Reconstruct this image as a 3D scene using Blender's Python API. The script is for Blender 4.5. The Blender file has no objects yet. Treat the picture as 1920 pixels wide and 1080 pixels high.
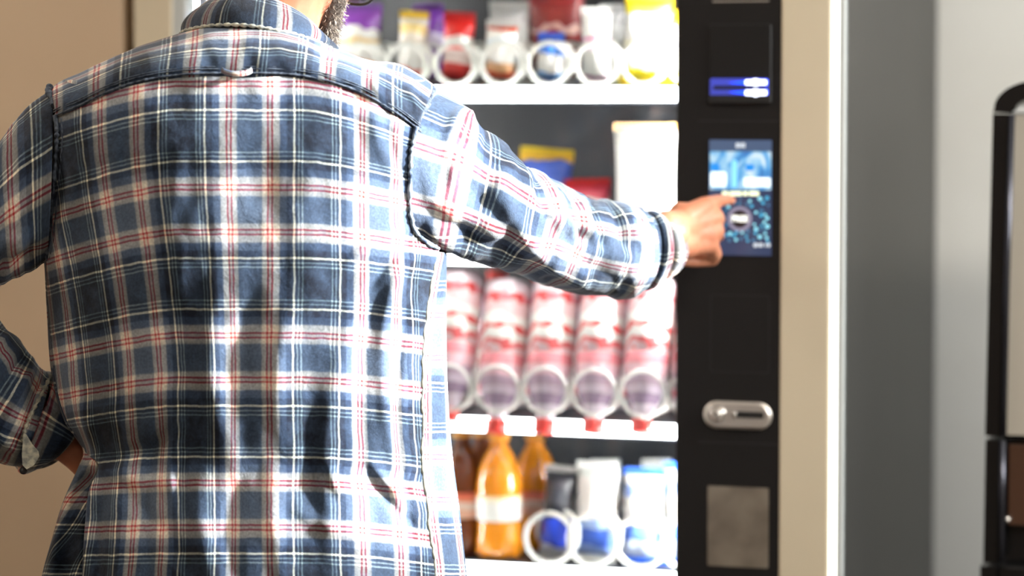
import bpy, bmesh, math, random
import numpy as np
from mathutils import Matrix, Vector
random.seed(7); rng = np.random.default_rng(7)
R = math.radians
SC = bpy.context.scene
COL = SC.collection

# ------------------------------------------------------------------ camera
FPX = 5333.333            # 100 mm lens on a 36 mm sensor, in pixels of a 1920 wide frame
PITCH = R(3.0); SHIFT = -85.0; CAMZ = 1.48
cam_d = bpy.data.cameras.new('camera'); cam = bpy.data.objects.new('camera', cam_d); COL.objects.link(cam)
cam_d.lens = 100; cam_d.sensor_width = 36; cam_d.shift_y = SHIFT / 1920
cam.location = (0, 0, CAMZ); cam.rotation_euler = (math.pi/2 - PITCH, 0, 0)
cam_d.clip_start = 0.05; cam_d.clip_end = 60
cam_d.dof.use_dof = True; cam_d.dof.focus_distance = 4.09; cam_d.dof.aperture_fstop = 1.35
SC.camera = cam

# room frame: the machine front is turned 17.5 degrees to the lens axis
TH = R(17.5)
MO = Vector((0.365, 4.55, 0))
MM = Matrix.Translation(MO) @ Matrix.Rotation(-TH, 4, 'Z')
MI = MM.inverted()

# ------------------------------------------------------------------ view, world, large lights
SC.view_settings.view_transform = 'Standard'; SC.view_settings.look = 'None'
SC.view_settings.exposure = 0.35; SC.view_settings.gamma = 1.0; SC.view_settings.use_curve_mapping = False
wd = bpy.data.worlds.new('world'); SC.world = wd; wd.use_nodes = True
nt = wd.node_tree; nt.nodes.clear()
wo = nt.nodes.new('ShaderNodeOutputWorld'); bg = nt.nodes.new('ShaderNodeBackground'); sk = nt.nodes.new('ShaderNodeTexSky')
sk.sky_type = 'HOSEK_WILKIE'; sk.turbidity = 4; sk.sun_direction = (0.85, -0.25, 0.32)
bg.inputs[1].default_value = 0.6
nt.links.new(sk.outputs[0], bg.inputs[0]); nt.links.new(bg.outputs[0], wo.inputs[0])

def area(name, loc, target, sx, sy, power, col):
    d = bpy.data.lights.new(name, 'AREA'); d.shape = 'RECTANGLE'; d.size = sx; d.size_y = sy; d.energy = power; d.color = col
    o = bpy.data.objects.new(name, d); COL.objects.link(o)
    o.location = loc
    o.rotation_euler = (Vector(target) - Vector(loc)).to_track_quat('-Z', 'Y').to_euler()
    return o
# daylight entering by the window of the right-hand wall, and the low sun that shines through it
WIN = dict(x=2.6, y0=-1.0, y1=0.36, z0=1.70, z1=2.70)
_p = MM @ Vector((2.52, -0.3, 2.2)); _t = MM @ Vector((0, -0.9, 1.3))
area('window_daylight', _p, _t, 1.4, 0.95, 110, (0.95, 0.98, 1.0))
sun_d = bpy.data.lights.new('sun', 'SUN'); sun_d.energy = 29; sun_d.angle = R(4.0); sun_d.color = (0.92, 0.97, 1.0)
sun = bpy.data.objects.new('sun', sun_d); COL.objects.link(sun)
_d = MM.to_3x3() @ Vector((-math.cos(R(-11))*math.cos(R(18)), math.sin(R(-11))*math.cos(R(18)), -math.sin(R(18))))
sun.rotation_euler = _d.to_track_quat('-Z', 'Y').to_euler(); sun.location = MM @ Vector((6, 0, 4))

# ------------------------------------------------------------------ helpers
def P(px, py, Y):
    """photo pixel (1920x1080) -> world point at distance Y in front of the lens"""
    uc = ((540 - py) + SHIFT) / FPX
    t = Y / (math.cos(PITCH) + uc * math.sin(PITCH))
    return Vector(((px - 960) / FPX * t, Y, CAMZ + t * (uc * math.cos(PITCH) - math.sin(PITCH))))
def PA(px, py, Y):
    px = np.asarray(px, float); py = np.asarray(py, float); Y = np.asarray(Y, float)
    px, py, Y = np.broadcast_arrays(px, py, Y)
    uc = ((540 - py) + SHIFT) / FPX
    t = Y / (math.cos(PITCH) + uc * math.sin(PITCH))
    return np.stack([(px - 960) / FPX * t, Y, CAMZ + t * (uc * math.cos(PITCH) - math.sin(PITCH))], -1)
def L2(px, py, ly):
    """photo pixel -> (x, z) in the room frame on the plane y = ly of that frame"""
    a = P(px, py, 1.0); o = Vector((0, 0, CAMZ)); d = a - o
    lo = MI @ o; ld = MI.to_3x3() @ d
    k = (ly - lo.y) / ld.y
    q = lo + ld * k
    return q.x, q.z

def tag(o, label=None, cat=None, group=None, kind=None):
    if label: o['label'] = label
    if cat: o['category'] = cat
    if group: o['group'] = group
    if kind: o['kind'] = kind
    return o
def link(o, parent=None):
    COL.objects.link(o)
    if parent is not None: o.parent = parent
    return o
def mesh(name, verts, faces, mat=None, parent=None, smooth=False, uv=None, M=None):
    me = bpy.data.meshes.new(name)
    me.from_pydata([tuple(map(float, v)) for v in verts], [], [tuple(int(i) for i in f) for f in faces])
    if uv is not None:
        lay = me.uv_layers.new(name='cloth')
        uv = np.asarray(uv, np.float32)
        li = np.empty(len(me.loops), np.int32); me.loops.foreach_get('vertex_index', li)
        lay.data.foreach_set('uv', uv[li].ravel())
    if mat is not None: me.materials.append(mat)
    if smooth: me.polygons.foreach_set('use_smooth', [True] * len(me.polygons))
    me.update()
    o = bpy.data.objects.new(name, me); link(o, parent)
    if M is not None: o.matrix_world = M
    return o
def empty(name, M=None, parent=None):
    o = bpy.data.objects.new(name, None); link(o, parent); o.empty_display_size = 0.05
    if M is not None: o.matrix_world = M
    return o
def from_bm(name, bm, mat, parent=None, smooth=False, M=None):
    me = bpy.data.meshes.new(name); bmesh.ops.recalc_face_normals(bm, faces=bm.faces[:]); bm.to_mesh(me); bm.free()
    if mat is not None: me.materials.append(mat)
    if smooth: me.polygons.foreach_set('use_smooth', [True] * len(me.polygons))
    o = bpy.data.objects.new(name, me); link(o, parent)
    if M is not None: o.matrix_world = M
    return o
def bm_box(bm, x0, x1, y0, y1, z0, z1, bev=0.0, seg=2):
    v = [bm.verts.new(p) for p in ((x0,y0,z0),(x1,y0,z0),(x1,y1,z0),(x0,y1,z0),(x0,y0,z1),(x1,y0,z1),(x1,y1,z1),(x0,y1,z1))]
    fs = [bm.faces.new([v[i] for i in f]) for f in ((0,3,2,1),(4,5,6,7),(0,1,5,4),(1,2,6,5),(2,3,7,6),(3,0,4,7))]
    if bev > 0:
        es = list({e for f in fs for e in f.edges})
        bmesh.ops.bevel(bm, geom=es, offset=bev, segments=seg, affect='EDGES', profile=0.5)
def box(name, x0, x1, y0, y1, z0, z1, mat, parent=None, bev=0.0, M=None, seg=2):
    bm = bmesh.new(); bm_box(bm, x0, x1, y0, y1, z0, z1, bev, seg)
    return from_bm(name, bm, mat, parent, False, M)
def rrect(w, h, r, n=6):
    pts = []
    for cx, cy, a0 in ((w/2-r, h/2-r, 0), (-w/2+r, h/2-r, 90), (-w/2+r, -h/2+r, 180), (w/2-r, -h/2+r, 270)):
        for k in range(n + 1):
            a = R(a0 + 90 * k / n); pts.append((cx + r*math.cos(a), cy + r*math.sin(a)))
    return pts
def plate(name, cx, cz, w, h, y0, y1, r, mat, parent, bev=0.0, M=None, hole=None):
    """rounded plate standing in the xz plane, from depth y0 (front) to y1; hole = (cx, cz, w, h, r)"""
    o = rrect(w, h, r); n = len(o)
    V = []; Fc = []
    if hole:
        i = rrect(hole[2], hole[3], hole[4]); 
        rings = [[(cx+a, y1, cz+b) for a, b in o], [(cx+a, y0, cz+b) for a, b in o],
                 [(hole[0]+a, y0, hole[1]+b) for a, b in i], [(hole[0]+a, y1, hole[1]+b) for a, b in i]]
        for q in rings: V += q
        for k in range(4):
            for j in range(n):
                a = k*n+j; b = k*n+(j+1) % n; c = ((k+1) % 4)*n+(j+1) % n; d = ((k+1) % 4)*n+j
                Fc.append((a, b, c, d))
    else:
        rings = [[(cx+a, y1, cz+b) for a, b in o], [(cx+a, y0+bev, cz+b) for a, b in o]]
        if bev > 0:
            k1 = (w-2*bev)/w; k2 = (h-2*bev)/h
            rings.append([(cx+a*k1, y0, cz+b*k2) for a, b in o])
        for q in rings: V += q
        for k in range(len(rings)-1):
            for j in range(n):
                Fc.append((k*n+j, k*n+(j+1) % n, (k+1)*n+(j+1) % n, (k+1)*n+j))
        Fc.append(tuple(range(n-1, -1, -1))); Fc.append(tuple(range((len(rings)-1)*n, len(rings)*n)))
    bm = bmesh.new(); vs = [bm.verts.new(v) for v in V]
    for f in Fc: bm.faces.new([vs[i] for i in f])
    return from_bm(name, bm, mat, parent, False, M)
def tube_geo(pts, rad, n=8, caps=True, closed=False):
    pts = [Vector(p) for p in pts]; m = len(pts)
    rad = [rad]*m if isinstance(rad, (int, float)) else list(rad)
    V = []; Fc = []
    prev = None
    for i, p in enumerate(pts):
        if closed: t = pts[(i+1) % m] - pts[i-1]
        else: t = pts[min(i+1, m-1)] - pts[max(i-1, 0)]
        t.normalize()
        if prev is None:
            a = Vector((0, 0, 1)) if abs(t.z) < 0.9 else Vector((1, 0, 0))
            nrm = t.cross(a).normalized()
        else:
            nrm = (prev - t * prev.dot(t)).normalized()
        prev = nrm; b = t.cross(nrm)
        for k in range(n):
            an = 2*math.pi*k/n
            V.append(p + (nrm*math.cos(an) + b*math.sin(an)) * rad[i])
    for i in range(m if closed else m-1):
        for k in range(n):
            j = (i+1) % m
            Fc.append((i*n+k, i*n+(k+1) % n, j*n+(k+1) % n, j*n+k))
    if caps and not closed:
        Fc.append(tuple(range(n-1, -1, -1))); Fc.append(tuple(range((m-1)*n, m*n)))
    return V, Fc
def tube(name, pts, rad, mat, parent=None, n=8, M=None, closed=False):
    V, Fc = tube_geo(pts, rad, n, True, closed)
    return mesh(name, V, Fc, mat, parent, True, M=M)
def lathe(name, prof, mat, parent=None, n=24, M=None, lobes=None):
    """prof: list of (r, z)"""
    V = []; Fc = []
    for r, z in prof:
        for k in range(n):
            a = 2*math.pi*k/n
            rr = r * (1 + (lobes[1]*math.cos(lobes[0]*a) if lobes and z < lobes[2] else 0))
            V.append((rr*math.cos(a), rr*math.sin(a), z))
    m = len(prof)
    for i in range(m-1):
        for k in range(n):
            Fc.append((i*n+k, i*n+(k+1) % n, (i+1)*n+(k+1) % n, (i+1)*n+k))
    Fc.append(tuple(range(n-1, -1, -1))); Fc.append(tuple(range((m-1)*n, m*n)))
    return mesh(name, V, Fc, mat, parent, True, M=M)
def catmull(pts, n):
    """sample n points of a Catmull-Rom spline through pts (array m x d)"""
    p = np.asarray(pts, float); m = len(p)
    q = np.vstack([2*p[0]-p[1], p, 2*p[-1]-p[-2]])
    t = np.linspace(0, m-1-1e-9, n); i = t.astype(int); f = (t-i)[:, None]
    a, b, c, d = q[i], q[i+1], q[i+2], q[i+3]
    return 0.5*((2*b)+(-a+c)*f+(2*a-5*b+4*c-d)*f**2+(-a+3*b-3*c+d)*f**3)
def curve1(tab):
    """smooth 1-D table lookup: tab = [(key, value), ...]"""
    k = np.array([a for a, _ in tab], float); v = np.array([b for _, b in tab], float)
    dk = np.diff(k); s = np.diff(v)/dk
    m = np.concatenate([[s[0]], (s[:-1]+s[1:])/2, [s[-1]]])
    for i in range(1, len(k)-1):
        if s[i-1]*s[i] <= 0: m[i] = 0
    def f(x):
        x = np.clip(np.asarray(x, float), k[0], k[-1])
        i = np.clip(np.searchsorted(k, x, side='right')-1, 0, len(k)-2)
        h = dk[i]; t = (x-k[i])/h
        return ((1+2*t)*(1-t)**2)*v[i] + t*(1-t)**2*h*m[i] + t*t*(3-2*t)*v[i+1] + t*t*(t-1)*h*m[i+1]
    return f
_G = rng.random((256, 256))
def vnoise(x, y):
    x = np.asarray(x, float); y = np.asarray(y, float)
    i = np.floor(x).astype(int); j = np.floor(y).astype(int); fx = x-i; fy = y-j
    fx = fx*fx*fx*(fx*(fx*6-15)+10); fy = fy*fy*fy*(fy*(fy*6-15)+10)
    g = lambda a, b: _G[a & 255, b & 255]
    return ((g(i, j)*(1-fx)+g(i+1, j)*fx)*(1-fy)+(g(i, j+1)*(1-fx)+g(i+1, j+1)*fx)*fy)*2-1
def sstep(a, b, x):
    t = np.clip((np.asarray(x, float)-a)/(b-a), 0, 1); return t*t*(3-2*t)

# ------------------------------------------------------------------ materials
def srgb(r, g, b):
    f = lambda c: (c/255/12.92) if c/255 <= 0.04045 else ((c/255+0.055)/1.055)**2.4
    return (f(r), f(g), f(b), 1)
def mat(name, col, rough=0.5, metal=0.0, emit=0.0, ecol=None, spec=0.5, noise=None, bump=None, coat=0.0, sss=0.0, aniso=None):
    m = bpy.data.materials.new(name); m.use_nodes = True
    nt = m.node_tree; b = nt.nodes['Principled BSDF']
    b.inputs['Base Color'].default_value = col; b.inputs['Roughness'].default_value = rough
    b.inputs['Metallic'].default_value = metal; b.inputs['Specular IOR Level'].default_value = spec
    b.inputs['Coat Weight'].default_value = coat
    if sss: 
        b.inputs['Subsurface Weight'].default_value = sss; b.inputs['Subsurface Radius'].default_value = (0.01, 0.004, 0.002)
        b.inputs['Subsurface Scale'].default_value = 1.0
    if emit:
        b.inputs['Emission Color'].default_value = ecol or col; b.inputs['Emission Strength'].default_value = emit
    tc = None
    if noise or bump:
        tc = nt.nodes.new('ShaderNodeTexCoord')
    if noise:                                   # (scale, second colour, amount, stretch)
        n = nt.nodes.new('ShaderNodeTexNoise'); n.inputs['Scale'].default_value = noise[0]; n.inputs['Detail'].default_value = 5
        mp = nt.nodes.new('ShaderNodeMapping'); mp.inputs['Scale'].default_value = noise[3] if len(noise) > 3 else (1, 1, 1)
        mx = nt.nodes.new('ShaderNodeMix'); mx.data_type = 'RGBA'
        mr = nt.nodes.new('ShaderNodeMapRange'); mr.inputs[1].default_value = 0.35; mr.inputs[2].default_value = 0.65; mr.inputs[4].default_value = noise[2]
        mx.inputs[6].default_value = col; mx.inputs[7].default_value = noise[1]
        nt.links.new(tc.outputs['Object'], mp.inputs[0]); nt.links.new(mp.outputs[0], n.inputs['Vector'])
        nt.links.new(n.outputs[0], mr.inputs[0]); nt.links.new(mr.outputs[0], mx.inputs[0]); nt.links.new(mx.outputs[2], b.inputs['Base Color'])
    if bump:                                    # (scale, strength, distance)
        n2 = nt.nodes.new('ShaderNodeTexNoise'); n2.inputs['Scale'].default_value = bump[0]; n2.inputs['Detail'].default_value = 6
        bp = nt.nodes.new('ShaderNodeBump'); bp.inputs['Strength'].default_value = bump[1]; bp.inputs['Distance'].default_value = bump[2]
        nt.links.new(tc.outputs['Object'], n2.inputs['Vector']); nt.links.new(n2.outputs[0], bp.inputs['Height']); nt.links.new(bp.outputs[0], b.inputs['Normal'])
    return m
def bands(name, stops, axis='Z', rough=0.35, spec=0.5, noise=0.15, nscale=30.0, metal=0.0):
    """printed film: colour bands along one axis of the object (generated 0..1), edges broken by noise"""
    m = bpy.data.materials.new(name); m.use_nodes = True; nt = m.node_tree; b = nt.nodes['Principled BSDF']
    b.inputs['Roughness'].default_value = rough; b.inputs['Specular IOR Level'].default_value = spec; b.inputs['Metallic'].default_value = metal
    tc = nt.nodes.new('ShaderNodeTexCoord'); sp = nt.nodes.new('ShaderNodeSeparateXYZ'); nt.links.new(tc.outputs['Generated'], sp.inputs[0])
    n = nt.nodes.new('ShaderNodeTexNoise'); n.inputs['Scale'].default_value = nscale; n.inputs['Detail'].default_value = 1
    nt.links.new(tc.outputs['Object'], n.inputs['Vector'])
    ma = nt.nodes.new('ShaderNodeMath'); ma.operation = 'MULTIPLY_ADD'; ma.inputs[1].default_value = noise; 
    sb = nt.nodes.new('ShaderNodeMath'); sb.operation = 'SUBTRACT'; sb.inputs[1].default_value = noise*0.5
    nt.links.new(n.outputs[0], ma.inputs[0]); nt.links.new(sp.outputs['XYZ'.index(axis)], ma.inputs[2]); nt.links.new(ma.outputs[0], sb.inputs[0])
    cr = nt.nodes.new('ShaderNodeValToRGB'); cr.color_ramp.interpolation = 'CONSTANT'
    while len(cr.color_ramp.elements) < len(stops): cr.color_ramp.elements.new(0.5)
    for e, (p, c) in zip(cr.color_ramp.elements, stops): e.position = p; e.color = srgb(*c)
    nt.links.new(sb.outputs[0], cr.inputs[0]); nt.links.new(cr.outputs[0], b.inputs['Base Color'])
    return m
def glass_mat(name, tint=(1, 1, 1, 1), fres=1.0, rough=0.0):
    m = bpy.data.materials.new(name); m.use_nodes = True; nt = m.node_tree; nt.nodes.clear()
    o = nt.nodes.new('ShaderNodeOutputMaterial'); t = nt.nodes.new('ShaderNodeBsdfTransparent'); g = nt.nodes.new('ShaderNodeBsdfGlossy')
    mx = nt.nodes.new('ShaderNodeMixShader'); fr = nt.nodes.new('ShaderNodeFresnel'); fr.inputs[0].default_value = 1.45
    ml = nt.nodes.new('ShaderNodeMath'); ml.operation = 'MULTIPLY'; ml.inputs[1].default_value = fres
    t.inputs[0].default_value = tint; g.inputs['Roughness'].default_value = rough
    nt.links.new(fr.outputs[0], ml.inputs[0]); nt.links.new(ml.outputs[0], mx.inputs[0])
    nt.links.new(t.outputs[0], mx.inputs[1]); nt.links.new(g.outputs[0], mx.inputs[2]); nt.links.new(mx.outputs[0], o.inputs[0])
    return m
# ------------------------------------------------------------------ the room
M_white = mat('white_wall_paint', srgb(196, 194, 187), 0.85, noise=(3.0, srgb(191, 188, 180), 1.0), bump=(180, 0.15, 0.002))
M_tan = mat('tan_wall_paint', srgb(184, 162, 136), 0.8, noise=(2.5, srgb(180, 157, 131), 1.0), bump=(220, 0.2, 0.002))
M_floor = mat('vinyl_floor', srgb(74, 66, 58), 0.45, noise=(6.0, srgb(64, 57, 50), 1.0))
M_ceil = mat('ceiling_tile_paint', srgb(232, 230, 225), 0.9)
M_rear = mat('brown_wall_paint', srgb(120, 104, 90), 0.85)
M_gap = mat('dark_joint', srgb(52, 46, 40), 0.9)
X0, X1, Y0, Y1, ZC = -3.2, 2.6, -6.0, 1.02, 2.9
def room(o): return tag(o, kind='structure')
fl = box('floor', X0-.1, X1+.1, Y0-.1, Y1+.1, -0.08, 0.0, M_floor, M=MM); room(fl)
room(box('ceiling', X0-.1, X1+.1, Y0-.1, Y1+.1, ZC, ZC+0.08, M_ceil, M=MM))
room(box('wall_back', X0-.1, X1+.1, Y1, Y1+.1, 0, ZC, M_white, M=MM))
room(box('wall_rear', X0-.1, X1+.1, Y0-.1, Y0, 0, ZC, M_rear, M=MM))
room(box('wall_side', X0-.1, X0, Y0, Y1, 0, ZC, M_tan, M=MM))
# boxed-out tan wall beside the machine, flush with its door
room(box('wall_left', X0, -1.082, 0.0, Y1, 0, ZC, M_tan, M=MM))
# right-hand wall with its window
bm = bmesh.new()
bm_box(bm, X1, X1+.12, Y0, WIN['y0'], 0, ZC); bm_box(bm, X1, X1+.12, WIN['y1'], Y1, 0, ZC)
bm_box(bm, X1, X1+.12, WIN['y0'], WIN['y1'], 0, WIN['z0']); bm_box(bm, X1, X1+.12, WIN['y0'], WIN['y1'], WIN['z1'], ZC)
room(from_bm('wall_right', bm, M_white, M=MM))
M_wframe = mat('window_frame_white', srgb(235, 235, 232), 0.4)
M_pane = glass_mat('window_pane_glass')
bm = bmesh.new()
wy0, wy1, wz0, wz1 = WIN['y0'], WIN['y1'], WIN['z0'], WIN['z1']
for a in (wy0, wy1-.06): bm_box(bm, X1+.03, X1+.09, a, a+.06, wz0, wz1, .006)
for a in (wz0, wz1-.06): bm_box(bm, X1+.032, X1+.088, wy0, wy1, a, a+.06, .006)
wf = from_bm('window_1', bm, M_wframe, M=MM); room(wf)
for a, b in ((wy0+.06, wy1-.06),):
    q = box('pane', X1+.055, X1+.065, a, b, wz0+.06, wz1-.06, M_pane, wf); 
q = box('window_sill', X1-.09, X1+.03, wy0-.05, wy1+.05, wz0-.035, wz0, M_wframe, wf, .006)
M_base = mat('skirting_paint', srgb(205, 200, 190), 0.5)
room(box('baseboard_right', X1-.015, X1, Y0, Y1, 0, .09, M_base, M=MM))
room(box('baseboard_back', .5, X1-.015, Y1-.015, Y1, 0, .09, M_base, M=MM))
room(box('baseboard_left', X0, -1.082, -.014, 0, 0, .09, M_base, M=MM))
# ceiling panel lights, out of view; the tan-side one is added warm fill
M_diff = mat('lamp_diffuser', srgb(255, 246, 232), 0.6, emit=4.0, ecol=(1, 0.93, 0.82, 1))
M_lframe = mat('lamp_frame', srgb(225, 225, 222), 0.4)
for k, (lx, ly, pw, lab) in enumerate(((-2.1, -1.2, 19, 'unseen fill light panel added above the tan wall side'), (1.55, -1.7, 56, 'square ceiling light panel above the coffee machine'), (0.6, -4.6, 10, 'square ceiling light panel at the rear of the room'))):
    e = empty('ceiling_light', MM @ Matrix.Translation((lx, ly, ZC)))
    tag(e, lab, 'ceiling light', 'square panel lights in the ceiling')
    bm = bmesh.new()
    for a in ((-.31, .31, -.31, -.29), (-.31, .31, .29, .31), (-.31, -.29, -.29, .29), (.29, .31, -.29, .29)): bm_box(bm, a[0], a[1], a[2], a[3], -.022, 0)
    from_bm('frame', bm, M_lframe, e)
    box('diffuser', -.29, .29, -.29, .29, -.012, -.002, M_diff, e)
    d = bpy.data.lights.new('ceiling_lamp', 'AREA'); d.size = .56; d.energy = pw; d.color = (1, .91, .80)
    lo = bpy.data.objects.new('ceiling_lamp', d); link(lo, e); lo.location = (0, 0, -.03)
# ------------------------------------------------------------------ vending machine (local frame = room frame, door face at y = 0)
M_beige = mat('beige_door_paint', srgb(196, 184, 160), 0.42, noise=(3, srgb(192, 180, 156), 1.0))
M_black = mat('black_panel_plastic', srgb(15, 12, 11), 0.6, spec=.3, bump=(500, .12, .0006))
M_black2 = mat('black_insert_plastic', srgb(16, 14, 13), 0.55, spec=.3)
M_recess = mat('recess_black', srgb(12, 11, 11), 0.6)
M_side = mat('charcoal_side_metal', srgb(44, 43, 41), 0.38, metal=0.55, noise=(4, srgb(33, 32, 31), 1.0, (1, 1, .08)), bump=(60, .05, .002))
M_inner = mat('machine_liner', srgb(44, 45, 49), 0.45)
M_linerdark = mat('machine_liner_dark', srgb(28, 32, 42), 0.5)
M_shelf = mat('shelf_steel', srgb(96, 98, 102), 0.35, metal=0.6)
M_led = mat('led_strip_white', (1, 1, 1, 1), 0.5, emit=11.0, ecol=(0.97, 1.0, 0.99, 1))
M_ledv = mat('led_strip_vertical', (1, 1, 1, 1), 0.5, emit=140.0, ecol=(1.0, 0.985, 0.96, 1))
M_edge = mat('led_edge_strip', (1, 1, 1, 1), 0.5, emit=1.6, ecol=(1.0, 1.0, 0.9, 1))
M_edge2 = mat('white_edge_trim', srgb(178, 182, 180), 0.4)
M_glass = glass_mat('door_glass', (0.99, 1.0, 0.995, 1), 0.55)
M_coil = mat('white_coated_wire', srgb(236, 238, 232), 0.35)
M_silver = mat('brushed_aluminium', srgb(196, 188, 178), 0.38, metal=0.75)
M_steelbtn = mat('button_steel', srgb(205, 198, 190), 0.25, metal=0.85)
M_blue = mat('blue_led', srgb(10, 40, 255), 0.4, emit=2.2, ecol=(0.01, 0.07, 1, 1))
M_bluedim = mat('blue_led_dim', srgb(40, 50, 160), 0.4, emit=0.22, ecol=(0.15, 0.18, 1, 1))
M_bluewhite = mat('blue_white_led', srgb(220, 225, 255), 0.4, emit=3.0, ecol=(0.72, 0.78, 1, 1))

vm = empty('vending_machine', MM)
tag(vm, 'tall snack and drink vending machine with beige door frame and black payment column', 'vending machine')
xL0, xL1, xL2 = L2(250, 60, 0)[0], L2(322, 60, 0)[0], L2(346, 60, 0)[0]
xG1, xB1, xR1, xE1 = L2(1268, 500, 0)[0], L2(1463, 500, 0)[0], L2(1557, 500, 0)[0], L2(1581, 500, 0)[0]
ZT, ZB = 1.86, 0.10
DEP = 0.93
# cabinet shell
box('side_panel', xE1-.022, xE1, .012, DEP, ZB, ZT, M_side, vm, .004)
box('side_panel', xL0, xL0+.02, .06, DEP, ZB, ZT, M_side, vm)
box('rear_panel', xL0+.02, xE1-.022, DEP-.02, DEP, ZB, ZT, M_side, vm)
box('top_panel', xL0, xE1, .06, DEP, ZT, ZT+.02, M_side, vm)
box('base_panel', xL0, xE1-.022, .06, DEP, ZB-.01, ZB, M_side, vm)
for fx in (xL0+.06, xE1-.09):
    for fy in (.1, DEP-.1):
        lathe('foot', [(.028, 0), (.03, .012), (.018, .02), (.018, ZB-.01)], M_black, vm, 12, M=MM @ Matrix.Translation((fx, fy, 0)))
# door: beige frame, header and kick plate
box('door_frame', xL0, xL1, 0, .055, ZB, ZT, M_beige, vm, .003)
box('door_frame', xB1, xR1, -.004, .055, ZB, ZT, M_beige, vm, .004)
box('door_header', xL1, xG1, 0, .055, 1.78, ZT, M_beige, vm, .003)
kp = box('kick_plate', xL1, xG1, 0, .055, ZB, .60, M_beige, vm, .003)
box('delivery_flap', -.75, -.32, -.008, 0, .24, .42, M_black, vm, .003)
box('flap_handle', -.62, -.45, -.02, -.008, .385, .405, M_silver, vm, .003)
box('edge_light', xR1, xR1+.0125, -.002, .03, ZB, ZT, M_edge, vm)
box('edge_trim', xR1+.0125, xE1, -.001, .03, ZB, ZT, M_edge2, vm)
box('inner_trim', xL1, xL2, .004, .05, .60, 1.78, M_edge2, vm)
# control column
cp = box('control_column', xG1, xB1, -.002, .06, ZB, ZT, M_black, vm, .002)
box('glass_pane', xL2, xG1, .02, .026, .60, 1.78, M_glass, vm)
def pxrect(x0, y0, x1, y1, ly=-.002):
    a = L2(x0, (y0+y1)/2, ly)[0]; b = L2(x1, (y0+y1)/2, ly)[0]
    t = L2((x0+x1)/2, y0, ly)[1]; u = L2((x0+x1)/2, y1, ly)[1]
    return (a+b)/2, (t+u)/2, b-a, t-u
# card reader
def groove(parent, x0, y0, x1, y1, w=.0022):
    cx, cz, ww, hh = pxrect(x0, y0, x1, y1)
    plate('seam', cx, cz, ww, hh, -.0024, .001, .004, M_recess, parent, hole=(cx, cz, ww-2*w, hh-2*w, .003))
cx, cz, w, h = pxrect(1331, 46, 1447, 194)
cr = plate('card_reader', cx, cz, w, h, -.006, 0, .004, M_black2, vm, .0015)
groove(cr, 1329, 44, 1449, 196, .0025)
cx, cz, w, h = pxrect(1331, 178, 1446, 193, -.006); plate('reader_lip', cx, cz, w, h, -.010, -.004, .002, M_recess, cr, .001)
cx, cz, w, h = pxrect(1331, 147, 1440, 182, -.008)
plate('light_surround', cx, cz, w, h, -.0075, -.005, .003, M_bluedim, cr, .0005)
for s in (0, 1):
    y0, y1 = ((149, 160), (168, 180))[s]
    # tapered light guides, brightest towards the lamp end
    ax, az, aw, ah = pxrect(1366, y0, 1439, y1, -.009)
    V = [(ax-aw/2, -.0085, az+(-1 if s == 0 else 1)*ah*.1), (ax+aw*.1, -.0085, az-ah*.42), (ax+aw/2, -.0085, az-ah/2), (ax+aw/2, -.0085, az+ah/2), (ax+aw*.1, -.0085, az+ah*.42)]
    V += [(a, -.006, c) for a, b, c in V]
    mesh('light_guide', V, [(0, 1, 2, 3, 4), (9, 8, 7, 6, 5)] + [(i, i+5, (i+1) % 5+5, (i+1) % 5) for i in range(5)], M_blue, cr)
    cx2, cz2, w2, h2 = pxrect(1397, y0+1, 1437, y1-1, -.010)
    plate('lamp', cx2, cz2, w2, h2, -.0095, -.0085, .002, M_bluewhite, cr)
    cx2, cz2, w2, h2 = pxrect(1409, y0-1, 1424, y1+1, -.010); plate('lamp', cx2, cz2, w2, h2, -.0102, -.0085, min(w2, h2)*.49, M_bluewhite, cr)
cx, cz, w, h = pxrect(1338, 160.5, 1436, 167, -.010); plate('card_slot', cx, cz, w, h, -.0106, -.006, .0012, M_recess, cr)
# panel joints of the column
for yy, x0, x1 in ((227, 1310, 1462), (831, 1309, 1458), (2, 1336, 1442)):
    cx, cz, w, h = pxrect(x0, yy-1.5, x1, yy+1.5); box('panel_joint', cx-w/2, cx+w/2, -.0026, 0, cz-h/2, cz+h/2, M_recess if yy > 10 else M_silver, cp)
groove(cp, 1331, 553, 1443, 699, .0016)
# touch screen
M_scr = mat('screen_dark', srgb(38, 44, 62), 0.2, emit=.55, ecol=srgb(58, 70, 104))
M_scr_h = mat('screen_header', srgb(60, 72, 96), 0.2, emit=.55, ecol=srgb(72, 90, 120))
cx, cz, w, h = pxrect(1330, 262, 1447, 479)
ts = plate('touch_screen', cx, cz, w, h, -.004, 0, .001, M_scr, vm)
def scr(name, x0, y0, x1, y1, m, lvl=1, r=.0008):
    cx, cz, w, h = pxrect(x0, y0, x1, y1, -.004)
    return plate(name, cx, cz, w, h, -.004-.0002*lvl, -.004, min(r, w*.49, h*.49), m, ts)
def em(name, c, s=1.0): return mat(name, srgb(*c), .3, emit=s*.8, ecol=srgb(*c))
scr('screen_header', 1330, 263, 1447, 284, M_scr_h)
E_white = em('screen_white', (245, 250, 245), 1.0); E_ltxt = em('screen_text', (185, 195, 205), .8); E_line = em('screen_line', (230, 240, 205), 1.0)
for i, (a, b) in enumerate(((1380, 1384), (1385, 1388), (1389.5, 1393), (1394, 1397))): scr('header_text', a, 268, b, 277, E_ltxt, 2)
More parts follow.
